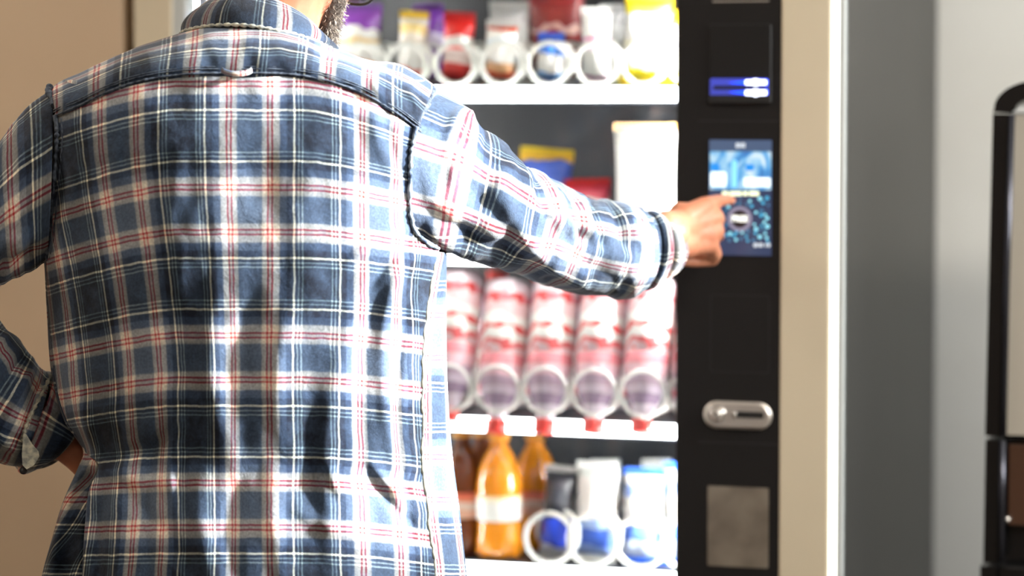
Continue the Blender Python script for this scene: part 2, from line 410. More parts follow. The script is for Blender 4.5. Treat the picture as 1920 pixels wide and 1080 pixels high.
# the picture shown on the screen: pale blue shapes
m = bpy.data.materials.new('screen_picture'); m.use_nodes = True; nt = m.node_tree; b = nt.nodes['Principled BSDF']
tc = nt.nodes.new('ShaderNodeTexCoord'); mp = nt.nodes.new('ShaderNodeMapping'); mp.inputs['Scale'].default_value = (26, 1, 19); mp.inputs['Location'].default_value = (2.3, 0, 7.1)
mp.inputs['Rotation'].default_value = (0, .5, 0)
n = nt.nodes.new('ShaderNodeTexNoise'); n.inputs['Scale'].default_value = 1.3; n.inputs['Detail'].default_value = 1.5; n.inputs['Distortion'].default_value = 1.2
cr_ = nt.nodes.new('ShaderNodeValToRGB')
el = cr_.color_ramp.elements; el[0].position = .3; el[0].color = srgb(20, 105, 185); el[1].position = .68; el[1].color = srgb(235, 246, 252)
e_ = el.new(.42); e_.color = srgb(70, 160, 225); e_ = el.new(.53); e_.color = srgb(165, 212, 240)
nt.links.new(tc.outputs['Object'], mp.inputs[0]); nt.links.new(mp.outputs[0], n.inputs['Vector']); nt.links.new(n.outputs[0], cr_.inputs[0])
nt.links.new(cr_.outputs[0], b.inputs['Emission Color']); b.inputs['Emission Strength'].default_value = .75; b.inputs['Base Color'].default_value = (.05, .1, .15, 1)
scr('screen_picture', 1331, 284, 1446, 356, m, 1, .002)
E_pale = em('screen_pale', (228, 243, 250), 1.0); E_deep = em('screen_deep', (30, 120, 200), .9); E_sky = em('screen_sky', (120, 190, 235), .95)
scr('picture_shape', 1395, 333, 1445, 350, E_pale, 3, .002)
scr('picture_shape', 1332, 322, 1362, 350, E_pale, 3, .004)
scr('picture_shape', 1398, 308, 1414, 320, E_deep, 3, .004)
scr('picture_shape', 1333, 307, 1349, 320, E_deep, 3, .004)
scr('picture_shape', 1372, 300, 1382, 352, E_sky, 3, .004)
scr('caption_text', 1354, 359, 1366, 367, E_line, 1, .002); scr('caption_text', 1368, 359, 1391, 367, E_line, 1, .002)
scr('caption_text', 1393, 359, 1402, 367, E_line, 1, .002); scr('caption_text', 1404, 359, 1423, 367, E_line, 1, .002)
E_b1 = em('bead_blue', (60, 150, 190), .8); E_b2 = em('bead_pale', (130, 205, 225), .9); E_b3 = em('bead_dim', (52, 96, 130), .7)
rs = random.Random(5); done = []
while len(done) < 58:
    x = rs.uniform(1337, 1441); y = rs.uniform(371, 455)
    d = math.hypot(x-1387, (y-410))
    if d < 26 or any(math.hypot(x-a, y-c) < 7.5 for a, c in done): continue
    done.append((x, y)); rr = rs.uniform(2.4, 4.2)
    scr('bead', x-rr, y-rr, x+rr, y+rr, rs.choice((E_b1, E_b1, E_b2, E_b3, E_b3)), 1, 1)
cx, cz, w, h = pxrect(1364, 387, 1410, 434, -.004)
E_ring = em('dial_ring', (120, 118, 140), .8); E_dial = em('dial_black', (26, 24, 28), .6)
plate('dial_ring', cx, cz, w, w, -.0046, -.004, w*.498, E_ring, ts, hole=(cx, cz, w*.72, w*.72, w*.358))
plate('dial', cx, cz, w*.7, w*.7, -.0044, -.004, w*.348, E_dial, ts)
fc = bpy.data.curves.new('dial_text', 'FONT'); fc.body = 'FREE'; fc.size = .0128; fc.align_x = 'CENTER'; fc.align_y = 'CENTER'; fc.extrude = .0002; fc.offset = .0006
to = bpy.data.objects.new('dial_text', fc); COL.objects.link(to); bpy.context.view_layer.update()
me = bpy.data.meshes.new_from_object(to.evaluated_get(bpy.context.evaluated_depsgraph_get())); bpy.data.objects.remove(to)
me.materials.clear(); me.materials.append(E_white)
to = bpy.data.objects.new('dial_text', me); link(to, ts); to.matrix_world = MM @ Matrix.Translation((cx, -.0049, cz)) @ Matrix.Rotation(math.pi/2, 4, 'X')
to.matrix_parent_inverse = Matrix(); to.matrix_local = Matrix.Translation((cx, -.0049, cz)) @ Matrix.Rotation(math.pi/2, 4, 'X')
for a, b in ((1413, 1421), (1423, 1430), (1434, 1437), (1439, 1444)): scr('footer_text', a, 456, b, 463, E_ltxt, 1, .001)
# coin plate
cx, cz, w, h = pxrect(1320, 753, 1448, 804)
co = plate('coin_plate', cx, cz, w, h, -.010, 0, h*.495, M_silver, vm, .004)
bx, bz, bw, bh = pxrect(1328, 760, 1361, 793, -.010)
bt = plate('return_button_ring', bx, bz, bw, bw, -.0125, -.009, bw*.495, M_steelbtn, co, .001)
plate('return_button', bx, bz, bw*.72, bw*.72, -.015, -.012, bw*.355, M_silver, co, .002)
plate('return_button_cap', bx, bz, bw*.4, bw*.4, -.0165, -.0145, bw*.195, M_steelbtn, co, .001)
sx, sz, sw, sh = pxrect(1379, 772, 1432, 784, -.010); plate('coin_slot', sx, sz, sw, sh, -.0108, -.009, sh*.3, M_recess, co)
sx, sz, sw, sh = pxrect(1372, 772, 1381, 785, -.010); plate('slot_guide', sx, sz, sw, sh, -.013, -.009, sw*.45, M_steelbtn, co, .001)
# coin return window: dull mirror-like flap
M_flap = mat('smoked_flap', srgb(150, 140, 126), 0.30, metal=0.45, noise=(14, srgb(118, 108, 96), 1.0))
cx, cz, w, h = pxrect(1327, 913, 1441, 1063)
plate('coin_return_flap', cx, cz, w, h, -.003, 0, .002, M_flap, vm)
# ---- inside
YB = .62
xi0, xi1 = xL2-.022, xG1
box('liner_back', xi0, xi1+.05, YB, YB+.01, .6, 1.78, M_inner, vm)
box('liner_side', xi0-.006, xi0, .06, YB, .6, 1.78, M_linerdark, vm)
box('liner_side', xi1+.05, xi1+.056, .06, YB, .6, 1.78, M_linerdark, vm)
box('liner_top', xi0, xi1+.05, .06, YB, 1.77, 1.78, M_linerdark, vm)
box('liner_floor', xi0, xi1+.05, .06, YB, .60, .605, M_linerdark, vm)
box('led_tube', xi1+.012, xi1+.030, .064, .082, .62, 1.76, M_ledv, vm)
box('led_tube', xi0+.002, xi0+.014, .058, .070, .62, 1.76, M_ledv, vm)
RY = .078                                     # front of the shelf rails
def railz(px, y0, y1): return L2(px, y0, RY)[1], L2(px, y1, RY)[1]
SH = [railz(1000, 163, 190), railz(845, 470, 495), railz(1055, 789, 815), railz(1055, 1064, 1090)]
SH = [(1.755, 1.732)] + SH
def helix(r, length, turns, wire, n=20):
    pts = []
    m = int(turns*n)
    for i in range(m+1):
        a = -math.pi*.62 + 2*math.pi*i/n
        yy = 0 if i < n*.92 else (i-n*.92)/(m-n*.92)*length
        pts.append((r*math.cos(a), yy, r+r*math.sin(a)))
    return tube_geo(pts, wire, 7)
coil_me = {}
def coil(shelf, x, z, r, y=.088, wire=.0042):
    k = (round(r, 4), wire)
    if k not in coil_me:
        V, Fc = helix(r, .40, 6, wire); o = mesh('coil', V, Fc, M_coil, None, True); coil_me[k] = o.data; bpy.data.objects.remove(o)
    o = bpy.data.objects.new('coil', coil_me[k]); link(o, shelf); o.location = (x, y, z+.0045)
    return o
shelves = []
for i, (zt, zb) in enumerate(SH):
    if i == 0: continue
    s = box('shelf', xi0+.016, xi1+.008, RY+.012, YB-.01, zt-.012, zt-.001, M_shelf, vm)
    box('light_rail', xi0+.016, xi1+.008, RY, RY+.008, zb, zt, M_led, s, .002)
    box('rail_back', xi0+.016, xi1+.008, RY+.008, RY+.013, zb-.004, zt+.002, M_linerdark, s)
    shelves.append((s, zt))
# ------------------------------------------------------------------ goods in the machine
def bag_geo(w, h, d, seed, nx=14, nz=20):
    r = np.random.default_rng(seed)
    V = []; Fc = []
    ox, oy = r.random(2)*50
    for side in (-1, 1):
        for j in range(nz+1):
            v = j/nz
            for i in range(nx+1):
                u = i/nx*2-1
                puff = max(0, (1-abs(u)**2.4))**.55 * max(0, 1-abs(2*v-1)**3.2)**.6
                wr = 1 + .16*float(vnoise(ox+u*2.2, oy+v*6+side*9))
                pinch = 1 - .07*math.sin(math.pi*v)**.6
                zz = v*h
                V.append((u*w/2*pinch, side*(d/2*puff*wr + .0006), zz))
    n = (nx+1)*(nz+1)
    for s in (0, 1):
        for j in range(nz):
            for i in range(nx):
                a = s*n+j*(nx+1)+i; f = (a, a+1, a+nx+2, a+nx+1)
                Fc.append(f if s == 0 else f[::-1])
    for i in range(nx):
        Fc.append((i+1, i, n+i, n+i+1)); a = nz*(nx+1)+i; Fc.append((a, a+1, n+a+1, n+a))
    for j in range(nz):
        a = j*(nx+1); Fc.append((a, a+nx+1, n+a+nx+1, n+a)); a += nx; Fc.append((a+nx+1, a, n+a, n+a+nx+1))
    return V, Fc
def seal_geo(w, h, teeth=16):
    V = []; Fc = []
    for i in range(teeth*2+1):
        x = -w/2+w*i/(teeth*2); yy = .0014 if i % 2 else -.0014; top = h + (.0015 if i % 2 else 0)
        V += [(x, yy-.0005, 0), (x, yy-.0005, top), (x, yy+.0005, 0), (x, yy+.0005, top)]
    for i in range(teeth*2):
        a = i*4; b = a+4
        Fc += [(a, b, b+1, a+1), (a+2, a+3, b+3, b+2), (a+1, b+1, b+3, a+3), (a, a+2, b+2, b)]
    return V, Fc
cnt = [0]
def bag(pxc, ytop, wpx, shelf, ly, film, seal, label, tilt=0.0, rot=0.0, d=.045, group=None):
    s, zt = shelves[shelf]
    cnt[0] += 1
    x = L2(pxc, ytop, ly)[0]; ztop = L2(pxc, ytop, ly)[1]
    w = wpx/1130.0; h = max(.05, (ztop-zt-.0015))
    e = empty('snack_bag', MM @ Matrix.Translation((x, ly, zt+.0015)) @ Matrix.Rotation(rot, 4, 'Z') @ Matrix.Rotation(tilt, 4, 'Y'))
    sh = .011
    V, Fc = bag_geo(w, h-2*sh, d, cnt[0]); o = mesh('bag_body', V, Fc, film, e, True); o.location = (0, 0, sh)
    V, Fc = seal_geo(w*.99, sh)
    o = mesh('bag_seal', V, Fc, seal, e); o2 = bpy.data.objects.new('bag_seal', o.data); link(o2, e); o2.location = (0, 0, h-sh)
    tag(e, label, 'snack bag', group)
    return e
W_ = (250, 250, 246)
F_purple = bands('film_purple', [(0, (244, 170, 70)), (.28, W_), (.52, (246, 214, 150)), (.6, W_), (.74, (130, 60, 170)), (.9, (150, 80, 190))], noise=.25)
F_purple2 = bands('film_violet', [(0, (120, 60, 165)), (.5, (225, 215, 240)), (.68, (125, 60, 175))], noise=.25)
F_cream = bands('film_cream', [(0, (245, 120, 100)), (.18, W_), (.55, (250, 240, 225)), (.75, (248, 222, 150)), (.92, W_)], noise=.22)
F_red = bands('film_red', [(0, (222, 60, 55)), (.25, (245, 225, 220)), (.48, (235, 80, 70)), (.6, W_), (.72, (226, 40, 38))], 'Z', noise=.3)
F_dred = bands('film_darkred', [(0, (110, 25, 30)), (.45, (150, 40, 40)), (.55, (230, 190, 180)), (.62, (140, 35, 38))], noise=.3)
F_org = bands('film_orange_white', [(0, (235, 95, 60)), (.16, (245, 190, 140)), (.3, W_), (.62, (225, 238, 245)), (.8, W_), (.93, (220, 90, 60))], noise=.25)
F_blue = bands('film_blue', [(0, (90, 160, 230)), (.2, W_), (.6, (60, 130, 225)), (.8, (40, 100, 210))], 'Z', noise=.3)
F_mag = bands('film_white_magenta', [(0, (190, 80, 160)), (.06, W_), (.42, (240, 225, 240)), (.52, W_), (.6, (225, 120, 180)), (.65, W_)], noise=.12)
F_grey = bands('film_silver', [(0, (200, 200, 200)), (.5, (225, 225, 222)), (.8, (190, 190, 190))], noise=.2)
F_yel = bands('film_yellow', [(0, (250, 230, 40)), (.12, (253, 252, 225)), (.5, W_), (.84, (250, 232, 60)), (.93, (250, 215, 20))], noise=.14)
F_white = bands('film_white', [(0, W_), (.86, (244, 244, 236)), (.93, (225, 228, 220))], noise=.1)
F_by = bands('film_blue_yellow', [(0, (200, 90, 80)), (.3, (90, 120, 215)), (.78, (70, 100, 200)), (.93, (250, 200, 60))], noise=.2)
F_pinkred = bands('film_pink_red', [(0, (240, 230, 230)), (.6, W_), (.78, (235, 90, 110)), (.92, (205, 60, 80))], noise=.3)
F_blk = bands('film_black_blue', [(0, (215, 220, 235)), (.1, (40, 70, 200)), (.45, (28, 30, 40)), (.6, (60, 62, 70)), (.9, (36, 38, 46))], noise=.2)
F_wb = bands('film_white_blue', [(0, (150, 180, 240)), (.12, (70, 110, 215)), (.3, (170, 200, 250)), (.42, W_), (.9, (235, 245, 240))], noise=.14)
F_wb2 = bands('film_pale_blue', [(0, (210, 225, 250)), (.2, (90, 130, 225)), (.4, W_), (.75, (150, 180, 240)), (.88, W_)], noise=.16)
S_sil = mat('seal_silver', srgb(215, 215, 212), .3, metal=.3)
S_yel = mat('seal_yellow', srgb(248, 215, 40), .4); S_pur = mat('seal_purple', srgb(120, 60, 165), .4); S_red = mat('seal_red', srgb(205, 45, 45), .4); S_blue = mat('seal_blue', srgb(50, 105, 215), .4)
S_org = mat('seal_orange', srgb(245, 190, 110), .4); S_white = mat('seal_white', srgb(242, 242, 238), .4)
# top shelf in view
T = [
 (395, -30, 70, .17, F_grey, S_sil, 'silver snack bag on the top shelf, furthest from the payment column', .0, .05),
 (492, 10, 66, .17, F_blue, S_white, 'blue and white snack bag on the top shelf behind the man\'s neck', .02, -.05),
 (580, 12, 70, .17, F_cream, S_yel, 'cream snack bag on the top shelf behind the man\'s beard', -.02, .05),
 (668, 6, 92, .15, F_purple, S_pur, 'purple, white and orange snack bag on the top shelf beside the beard', .04, .1),
 (770, 22, 58, .15, F_cream, S_yel, 'cream and yellow slim snack bag beside a purple bag, above the man\'s shoulder', .06, .15),
 (810, 8, 66, .24, F_purple2, S_pur, 'violet snack bag standing behind the cream one on the top shelf', -.05, -.1),
 (856, 24, 62, .15, F_red, S_red, 'bright red snack bag with white patches inside a top shelf coil', .05, .1),
 (938, 38, 64, .15, F_org, S_sil, 'white snack bag with orange-red foot inside a top shelf coil', .03, -.1),
 (955, 3, 80, .26, F_grey, S_sil, 'pale silver snack bag behind the white and orange one on the top shelf', 0, .1),
 (1032, 62, 56, .15, F_blue, S_blue, 'short bright blue snack bag inside a top shelf coil', .03, -.08),
 (1050, -25, 118, .27, F_dred, S_red, 'dark red snack bag standing behind the short blue one', -.05, .05),
 (1118, 14, 58, .15, F_mag, S_white, 'white snack bag with magenta print inside a top shelf coil', .0, .08),
 (1148, 8, 52, .24, F_grey, S_sil, 'grey-white snack bag behind the white and magenta one', 0, -.1),
 (1207, -12, 94, .15, F_yel, S_yel, 'large yellow snack bag with a white centre on the top shelf', .07, .04),
 (1272, 20, 60, .16, F_yel, S_yel, 'yellow snack bag half hidden by the payment column on the top shelf', -.04, .0),
]
for pxc, yt, wp, ly, f, se, lab, ti, ro in T: bag(pxc, yt, wp, 0, ly, f, se, lab, ti, ro, group='snack bags on the top shelf')
for pxc in (395, 492, 580, 672, 762, 853, 940, 1028, 1118, 1205, 1290):
    z = shelves[0][1]; r = (L2(1000, 80, .088)[1]-L2(1000, 158, .088)[1])/2
    coil(shelves[0][0], L2(pxc, 120, .088)[0], z, r)
T = [
 (1210, 232, 122, .14, F_white, S_org, 'big white snack bag with a crimped top on the second shelf', .0, .0),
 (1012, 278, 106, .20, F_by, S_yel, 'blue snack bag with yellow corners above the man\'s forearm', .08, .12),
 (1105, 336, 90, .18, F_pinkred, S_red, 'short red and white snack bag between the blue and big white ones', -.03, .1),
 (900, 345, 84, .20, F_red, S_red, 'red snack bag on the second shelf behind the man\'s sleeve', .0, -.1),
]
for pxc, yt, wp, ly, f, se, lab, ti, ro in T: bag(pxc, yt, wp, 1, ly, f, se, lab, ti, ro, d=.055, group='snack bags on the second shelf')
# ---- bottles
M_pet = glass_mat('clear_bottle_plastic', (.93, .88, .92, 1), .9, .08)
M_pinkjuice = bands('pink_drink', [(0, (236, 214, 222)), (.12, (238, 150, 158)), (.6, (236, 196, 206)), (.68, (186, 164, 182)), (.75, (214, 200, 216)), (.8, (160, 140, 164)), (.87, (222, 212, 224))], noise=.04, nscale=40, rough=.1, spec=.9)
M_redlabel = bands('red_bottle_label', [(0, (222, 70, 70)), (.14, (240, 205, 208)), (.34, W_), (.52, (226, 80, 80)), (.62, W_), (.8, (232, 110, 112)), (.9, (245, 215, 220))], noise=.35, nscale=45)
M_redcap = mat('red_cap', srgb(226, 66, 58), .35)
M_amber = mat('orange_drink', srgb(240, 150, 30), .12, spec=.7, coat=.5)
M_amber2 = mat('amber_drink', srgb(118, 60, 22), .15, spec=.7, coat=.5)
M_olabel = bands('white_bottle_label', [(0, W_), (.7, (252, 246, 225)), (.9, (250, 225, 160))], noise=.2)
M_plabel = bands('peach_bottle_label', [(0, (246, 190, 160)), (.35, (250, 225, 210)), (.6, (243, 150, 115)), (.8, (236, 110, 80))], noise=.3)
M_ocap = mat('orange_cap', srgb(245, 165, 50), .35)
def prof(pairs, H): return [(r, z*H) for r, z in pairs]
bt_cache = {}
def bottle(kind, M, r, H, drink, label_m, cap_m, lab, group, shell=None):
    e = empty('drink_bottle', M); k = (kind, round(r, 4), round(H, 3))
    body = [(.55, 0), (.86, .012), (1, .05), (1, .16), (.95, .2), (.95, .46), (1, .5), (1, .58), (.9, .68), (.66, .79), (.42, .86), (.36, .9), (.36, .945)]
    lathe('bottle_body', [(r*a, H*b) for a, b in body], drink, e, 22, lobes=(5, .05, H*.13))
    lathe('bottle_label', [(r*.965, H*(.10 if kind[0] == 'p' else .3)), (r*1.0, H*(.105 if kind[0] == 'p' else .305)), (r*1.0, H*.5), (r*.965, H*.505)], label_m, e, 22)
    lathe('bottle_cap', [(r*.4, H*.915), (r*.46, H*.918), (r*.46, H*.99), (r*.4, H)], cap_m, e, 18)
    tag(e, lab, 'drink bottle', group); return e
zt3 = shelves[2][1]
names3 = ['the man\'s shirt edge', 'second from the man', 'third from the man', 'fourth from the man', 'fifth from the man', 'the payment column']
for i, pxc in enumerate((840, 930, 1020, 1112, 1203, 1296)):
    # upside-down bottles leaning over the rail with their red caps in front of it
    x, zc = L2(pxc, 812 if i else 790, .062)
    H = .262; tilt = R(17)
    base = MM @ Matrix.Translation((x, .060, zc)) @ Matrix.Rotation(-tilt, 4, 'X') @ Matrix.Translation((0, 0, H)) @ Matrix.Rotation(math.pi, 4, 'X')
    bottle('pink', base, .039, H, M_pinkjuice, M_redlabel, M_redcap,
           ('pink drink bottle, red cap down over lit rail, ' + ('nearest ' + names3[i] if i in (0, 5) else names3[i])), 'pink drink bottles on the third shelf')
    x2 = L2(pxc-4+6*(i % 2), 700, .27)[0]
    bottle('pink2', MM @ Matrix.Translation((x2, .27, zt3+.001)), .038, .236, M_pinkjuice, M_redlabel, M_redcap, 'upright pink drink bottle in the back row, behind the one ' + ('nearest ' + names3[i] if i in (0, 5) else names3[i]), 'back row of pink bottles')
    coil(shelves[2][0], L2(pxc+2, 720, .048)[0], zt3+.010, .038, .047, .0032)
# bottom shelf in view
zt4 = shelves[3][1]
def stand(pxc, ly, top, r, drink, lm, cm, lab, group):
    x, z = L2(pxc, top, ly); bottle('o', MM @ Matrix.Translation((x, ly, zt4+.001)), r, z-zt4, drink, lm, cm, lab, group)
stand(866, .15, 800, .034, M_amber2, M_plabel, M_ocap, 'brown drink bottle with peach label beside the man\'s shirt hem', 'bottles on the bottom shelf')
stand(936, .14, 806, .039, M_amber, M_olabel, M_ocap, 'orange drink bottle with a white label on the bottom shelf', 'bottles on the bottom shelf')
stand(1004, .25, 806, .039, M_amber, M_plabel, M_ocap, 'orange drink bottle standing behind, right of the white-labelled one', 'bottles on the bottom shelf')
stand(905, .26, 800, .039, M_amber2, M_plabel, M_ocap, 'brown drink bottle in the back row of the bottom shelf', 'bottles on the bottom shelf')
T = [
 (1040, 872, 62, .15, F_blk, S_sil, 'narrow black and blue pouch right of the orange bottle', .08, .1),
 (1118, 866, 84, .15, F_wb, S_white, 'white pouch with a blue foot in the middle of the bottom shelf', .02, -.05),
 (1142, 862, 60, .25, F_white, S_white, 'plain white pouch behind the white and blue one', -.04, .1),
 (1206, 878, 82, .15, F_wb2, S_blue, 'pale blue pouch on the bottom shelf left of the last one', .02, .05),
 (1240, 862, 60, .25, F_wb, S_white, 'white and blue pouch behind the pale blue one', -.05, .0),
 (1282, 868, 76, .15, F_wb2, S_blue, 'pale blue pouch half hidden by the payment column', .0, .0),
]
for pxc, yt, wp, ly, f, se, lab, ti, ro in T: bag(pxc, yt, wp, 3, ly, f, se, lab, ti, ro, d=.05, group='pouches on the bottom shelf')
for pxc in (1030, 1110, 1200, 1287): coil(shelves[3][0], L2(pxc, 1000, .088)[0], zt4, .042)

# ------------------------------------------------------------------ coffee machine at the right edge
M_gloss = mat('black_gloss_plastic', srgb(16, 15, 15), .22, spec=.6)
M_tubeg = mat('dark_chrome_tube', srgb(60, 60, 66), .25, metal=.8)
M_cpanel = mat('beige_grey_front', srgb(170, 163, 150), .35, metal=.15)
M_cpanel2 = mat('silver_front', srgb(222, 224, 222), .35, metal=.1)
M_brown = mat('smoked_window_brown_reflection', srgb(70, 48, 36), .15, spec=.7)  # brown reflection on the dark window put into its base colour
# sits a little further forward than the vending machine's rear edge
CX, CY = 0.0, 0.0
q = MI @ P(1850, 560, 4.62); CX, CY = q.x, q.y
CMx = MM @ Matrix.Translation((CX, CY, 0))
cf = empty('coffee_machine', CMx); tag(cf, 'black framed coffee machine with a beige-grey front at the right edge', 'coffee machine')
def cz_(py): return L2(1850, py, CY)[1]
zt_, zj1, zj2, zj3 = cz_(150), cz_(212), cz_(818), cz_(1055)
WD = .56
def cprism(name, outline, y0, y1, m, parent):
    bm = bmesh.new(); a = [bm.verts.new((x, y0, z)) for x, z in outline]; b = [bm.verts.new((x, y1, z)) for x, z in outline]
    bm.faces.new(a); bm.faces.new(b[::-1])
    for i in range(len(a)): j = (i+1) % len(a); bm.faces.new((a[i], b[i], b[j], a[j]))
    return from_bm(name, bm, m, parent)
t = .028
arc = lambda cx, cz, rx, rz, a0, a1, n=10: [(cx+rx*math.cos(R(a0+(a1-a0)*k/n)), cz+rz*math.sin(R(a0+(a1-a0)*k/n))) for k in range(n+1)]
hz = zt_-zj1
outer = [(.010, zj1+.001)] + arc(.088, zj1+.008, .076, hz-.008, 180, 90) + arc(WD-.088, zj1+.008, .076, hz-.008, 90, 0) + [(WD-.010, zj1+.001)]
inner = [(WD-.038, zj1+.001)] + arc(WD-.092, zj1+.006, .046, hz-.032, 0, 90) + arc(.092, zj1+.006, .046, hz-.032, 90, 180) + [(.038, zj1+.001)]
cprism('top_frame', outer+inner, -.02, .28, M_gloss, cf)
cprism('top_front', [(.039, zj1+.001)] + inner[::-1][1:-1] + [(WD-.039, zj1+.001)], -.004, .27, M_cpanel2, cf)
def upright(name, za, zb, x0a, x0b, m=M_gloss):
    for s in (0, 1):
        o = [(x0a, za), (x0a+.026, za), (x0b+.026, zb), (x0b, zb)]
        if s: o = [(WD-x, z) for x, z in o]
        cprism(name, o, -.02, .28, m, cf)
upright('frame_upright', zj2+.003, zj1-.001, .002, .010)
upright('frame_upright', zj3+.003, zj2-.003, .001, .003)
upright('frame_upright', .06, zj3-.003, -.004, -.004)
for s in (0, 1):
    f = lambda x: WD-x if s else x
    tube('front_tube', [(f(.031), -.018, zj2+.004), (f(.034), -.018, (zj1+zj2)/2), (f(.040), -.018, zj1-.002)], .006, M_tubeg, cf, 10)
    tube('front_tube', [(f(.029), -.018, zj3+.004), (f(.030), -.018, zj2-.004)], .006, M_tubeg, cf, 10)
box('front_panel', .026, WD-.026, -.004, .27, zj2+.004, zj1-.003, M_cpanel, cf)
box('brew_bay', .026, WD-.026, .02, .27, zj3+.003, zj2-.004, M_gloss, cf)
zw0, zw1 = cz_(985), cz_(832)
box('smoked_window', .036, WD-.036, .006, .02, zw0, zw1, M_brown, cf, .003)
lathe('window_stud', [(.005, 0), (.005, .008), (.003, .012)], M_steelbtn, cf, 12, M=CMx @ Matrix.Translation((.037, .004, cz_(972))) @ Matrix.Rotation(math.pi/2, 4, 'X'))
box('lower_cabinet', .022, WD-.022, -.004, .27, .06, zj3-.003, M_gloss, cf, .004)
box('plinth', .03, WD-.03, .03, .26, 0, .06, M_black, cf)
# ------------------------------------------------------------------ the person
def plaid(name, k=1.0, wash=0.28):
    m = bpy.data.materials.new(name); m.use_nodes = True; nt = m.node_tree; b = nt.nodes['Principled BSDF']; N = nt.nodes.new; Lk = nt.links.new
    b.inputs['Roughness'].default_value = .85; b.inputs['Specular IOR Level'].default_value = .18
    b.inputs['Sheen Weight'].default_value = .15; b.inputs['Sheen Roughness'].default_value = .5
    uv = N('ShaderNodeUVMap'); uv.uv_map = 'cloth'
    # slight wobble of the threads
    nz = N('ShaderNodeTexNoise'); nz.inputs['Scale'].default_value = 9; nz.inputs['Detail'].default_value = 3
    Lk(uv.outputs[0], nz.inputs['Vector'])
    vm_ = N('ShaderNodeVectorMath'); vm_.operation = 'MULTIPLY_ADD'; vm_.inputs[1].default_value = (.016, .016, 0)
    Lk(nz.outputs['Color'], vm_.inputs[0]); Lk(uv.outputs[0], vm_.inputs[2])
    sp = N('ShaderNodeSeparateXYZ'); Lk(vm_.outputs[0], sp.inputs[0])
    stops = [(0, (10, 20, 34)), (.095, (10, 20, 34)), (.103, (6, 14, 26)), (.108, (120, 136, 136)), (.115, (120, 136, 136)), (.119, (6, 14, 28)), (.132, (6, 14, 28)),
             (.136, (116, 130, 130)), (.143, (116, 130, 130)), (.147, (4, 12, 28)), (.163, (4, 12, 28)), (.167, (255, 248, 214)), (.178, (255, 248, 214)), (.182, (4, 12, 28)), (.220, (8, 18, 38)),
             (.230, (56, 70, 92)), (.272, (68, 80, 102)), (.284, (206, 198, 184)), (.324, (236, 226, 206)), (.330, (176, 46, 50)), (.338, (176, 46, 50)), (.342, (224, 206, 188)),
             (.356, (224, 206, 188)), (.360, (176, 46, 50)), (.369, (176, 46, 50)), (.374, (236, 226, 206)), (.402, (206, 198, 184)), (.414, (86, 98, 116)), (.5, (78, 91, 110))]
    outs = []
    for ax in (0, 1):
        pp = N('ShaderNodeMath'); pp.operation = 'PINGPONG'; pp.inputs[1].default_value = .5; Lk(sp.outputs[ax], pp.inputs[0])
        cr = N('ShaderNodeValToRGB'); el = cr.color_ramp.elements
        # a ramp holds 32 stops
        while len(el) < len(stops): el.new(.5)
        for e, (p_, c) in zip(el, stops): e.position = p_*2; e.color = (c[0]/255, c[1]/255, c[2]/255, 1)
        db = N('ShaderNodeMath'); db.operation = 'MULTIPLY'; db.inputs[1].default_value = 2.0; Lk(pp.outputs[0], db.inputs[0]); Lk(db.outputs[0], cr.inputs[0])
        outs.append(cr)
    mx = N('ShaderNodeMix'); mx.data_type = 'RGBA'; mx.inputs[0].default_value = .5; Lk(outs[0].outputs[0], mx.inputs[6]); Lk(outs[1].outputs[0], mx.inputs[7])
    gm = N('ShaderNodeGamma'); gm.inputs[1].default_value = 2.2; Lk(mx.outputs[2], gm.inputs[0])
    # faded, mottled indigo: wash noise lightens towards a grey blue
    n1 = N('ShaderNodeTexNoise'); n1.inputs['Scale'].default_value = 7; n1.inputs['Detail'].default_value = 9; n1.inputs['Roughness'].default_value = .72; Lk(uv.outputs[0], n1.inputs['Vector'])
    r1 = N('ShaderNodeMapRange'); r1.inputs[1].default_value = .42; r1.inputs[2].default_value = .72; r1.inputs[4].default_value = wash; Lk(n1.outputs[0], r1.inputs[0])
    m2 = N('ShaderNodeMix'); m2.data_type = 'RGBA'; m2.inputs[7].default_value = srgb(78, 100, 128); Lk(r1.outputs[0], m2.inputs[0]); Lk(gm.outputs[0], m2.inputs[6])
    n2 = N('ShaderNodeTexNoise'); n2.inputs['Scale'].default_value = 55; n2.inputs['Detail'].default_value = 6; Lk(uv.outputs[0], n2.inputs['Vector'])
    r2 = N('ShaderNodeMapRange'); r2.inputs[1].default_value = .3; r2.inputs[2].default_value = .7; r2.inputs[3].default_value = .72*k; r2.inputs[4].default_value = 1.22*k; Lk(n2.outputs[0], r2.inputs[0])
    m3 = N('ShaderNodeVectorMath'); m3.operation = 'SCALE'; Lk(m2.outputs[2], m3.inputs[0]); Lk(r2.outputs[0], m3.inputs['Scale'])
    Lk(m3.outputs[0], b.inputs['Base Color'])
    # weave and small creases
    n3 = N('ShaderNodeTexNoise'); n3.inputs['Scale'].default_value = 160; n3.inputs['Detail'].default_value = 3; Lk(uv.outputs[0], n3.inputs['Vector'])
    n4 = N('ShaderNodeTexNoise'); n4.inputs['Scale'].default_value = 6; n4.inputs['Detail'].default_value = 4; n4.inputs['Distortion'].default_value = .6; Lk(uv.outputs[0], n4.inputs['Vector'])
    bp = N('ShaderNodeBump'); bp.inputs['Strength'].default_value = .35; bp.inputs['Distance'].default_value = .0012; Lk(n3.outputs[0], bp.inputs['Height'])
    bp2 = N('ShaderNodeBump'); bp2.inputs['Strength'].default_value = .28; bp2.inputs['Distance'].default_value = .008; Lk(n4.outputs[0], bp2.inputs['Height']); Lk(bp.outputs[0], bp2.inputs['Normal'])
    Lk(bp2.outputs[0], b.inputs['Normal'])
    return m
M_plaid = plaid('plaid_flannel')
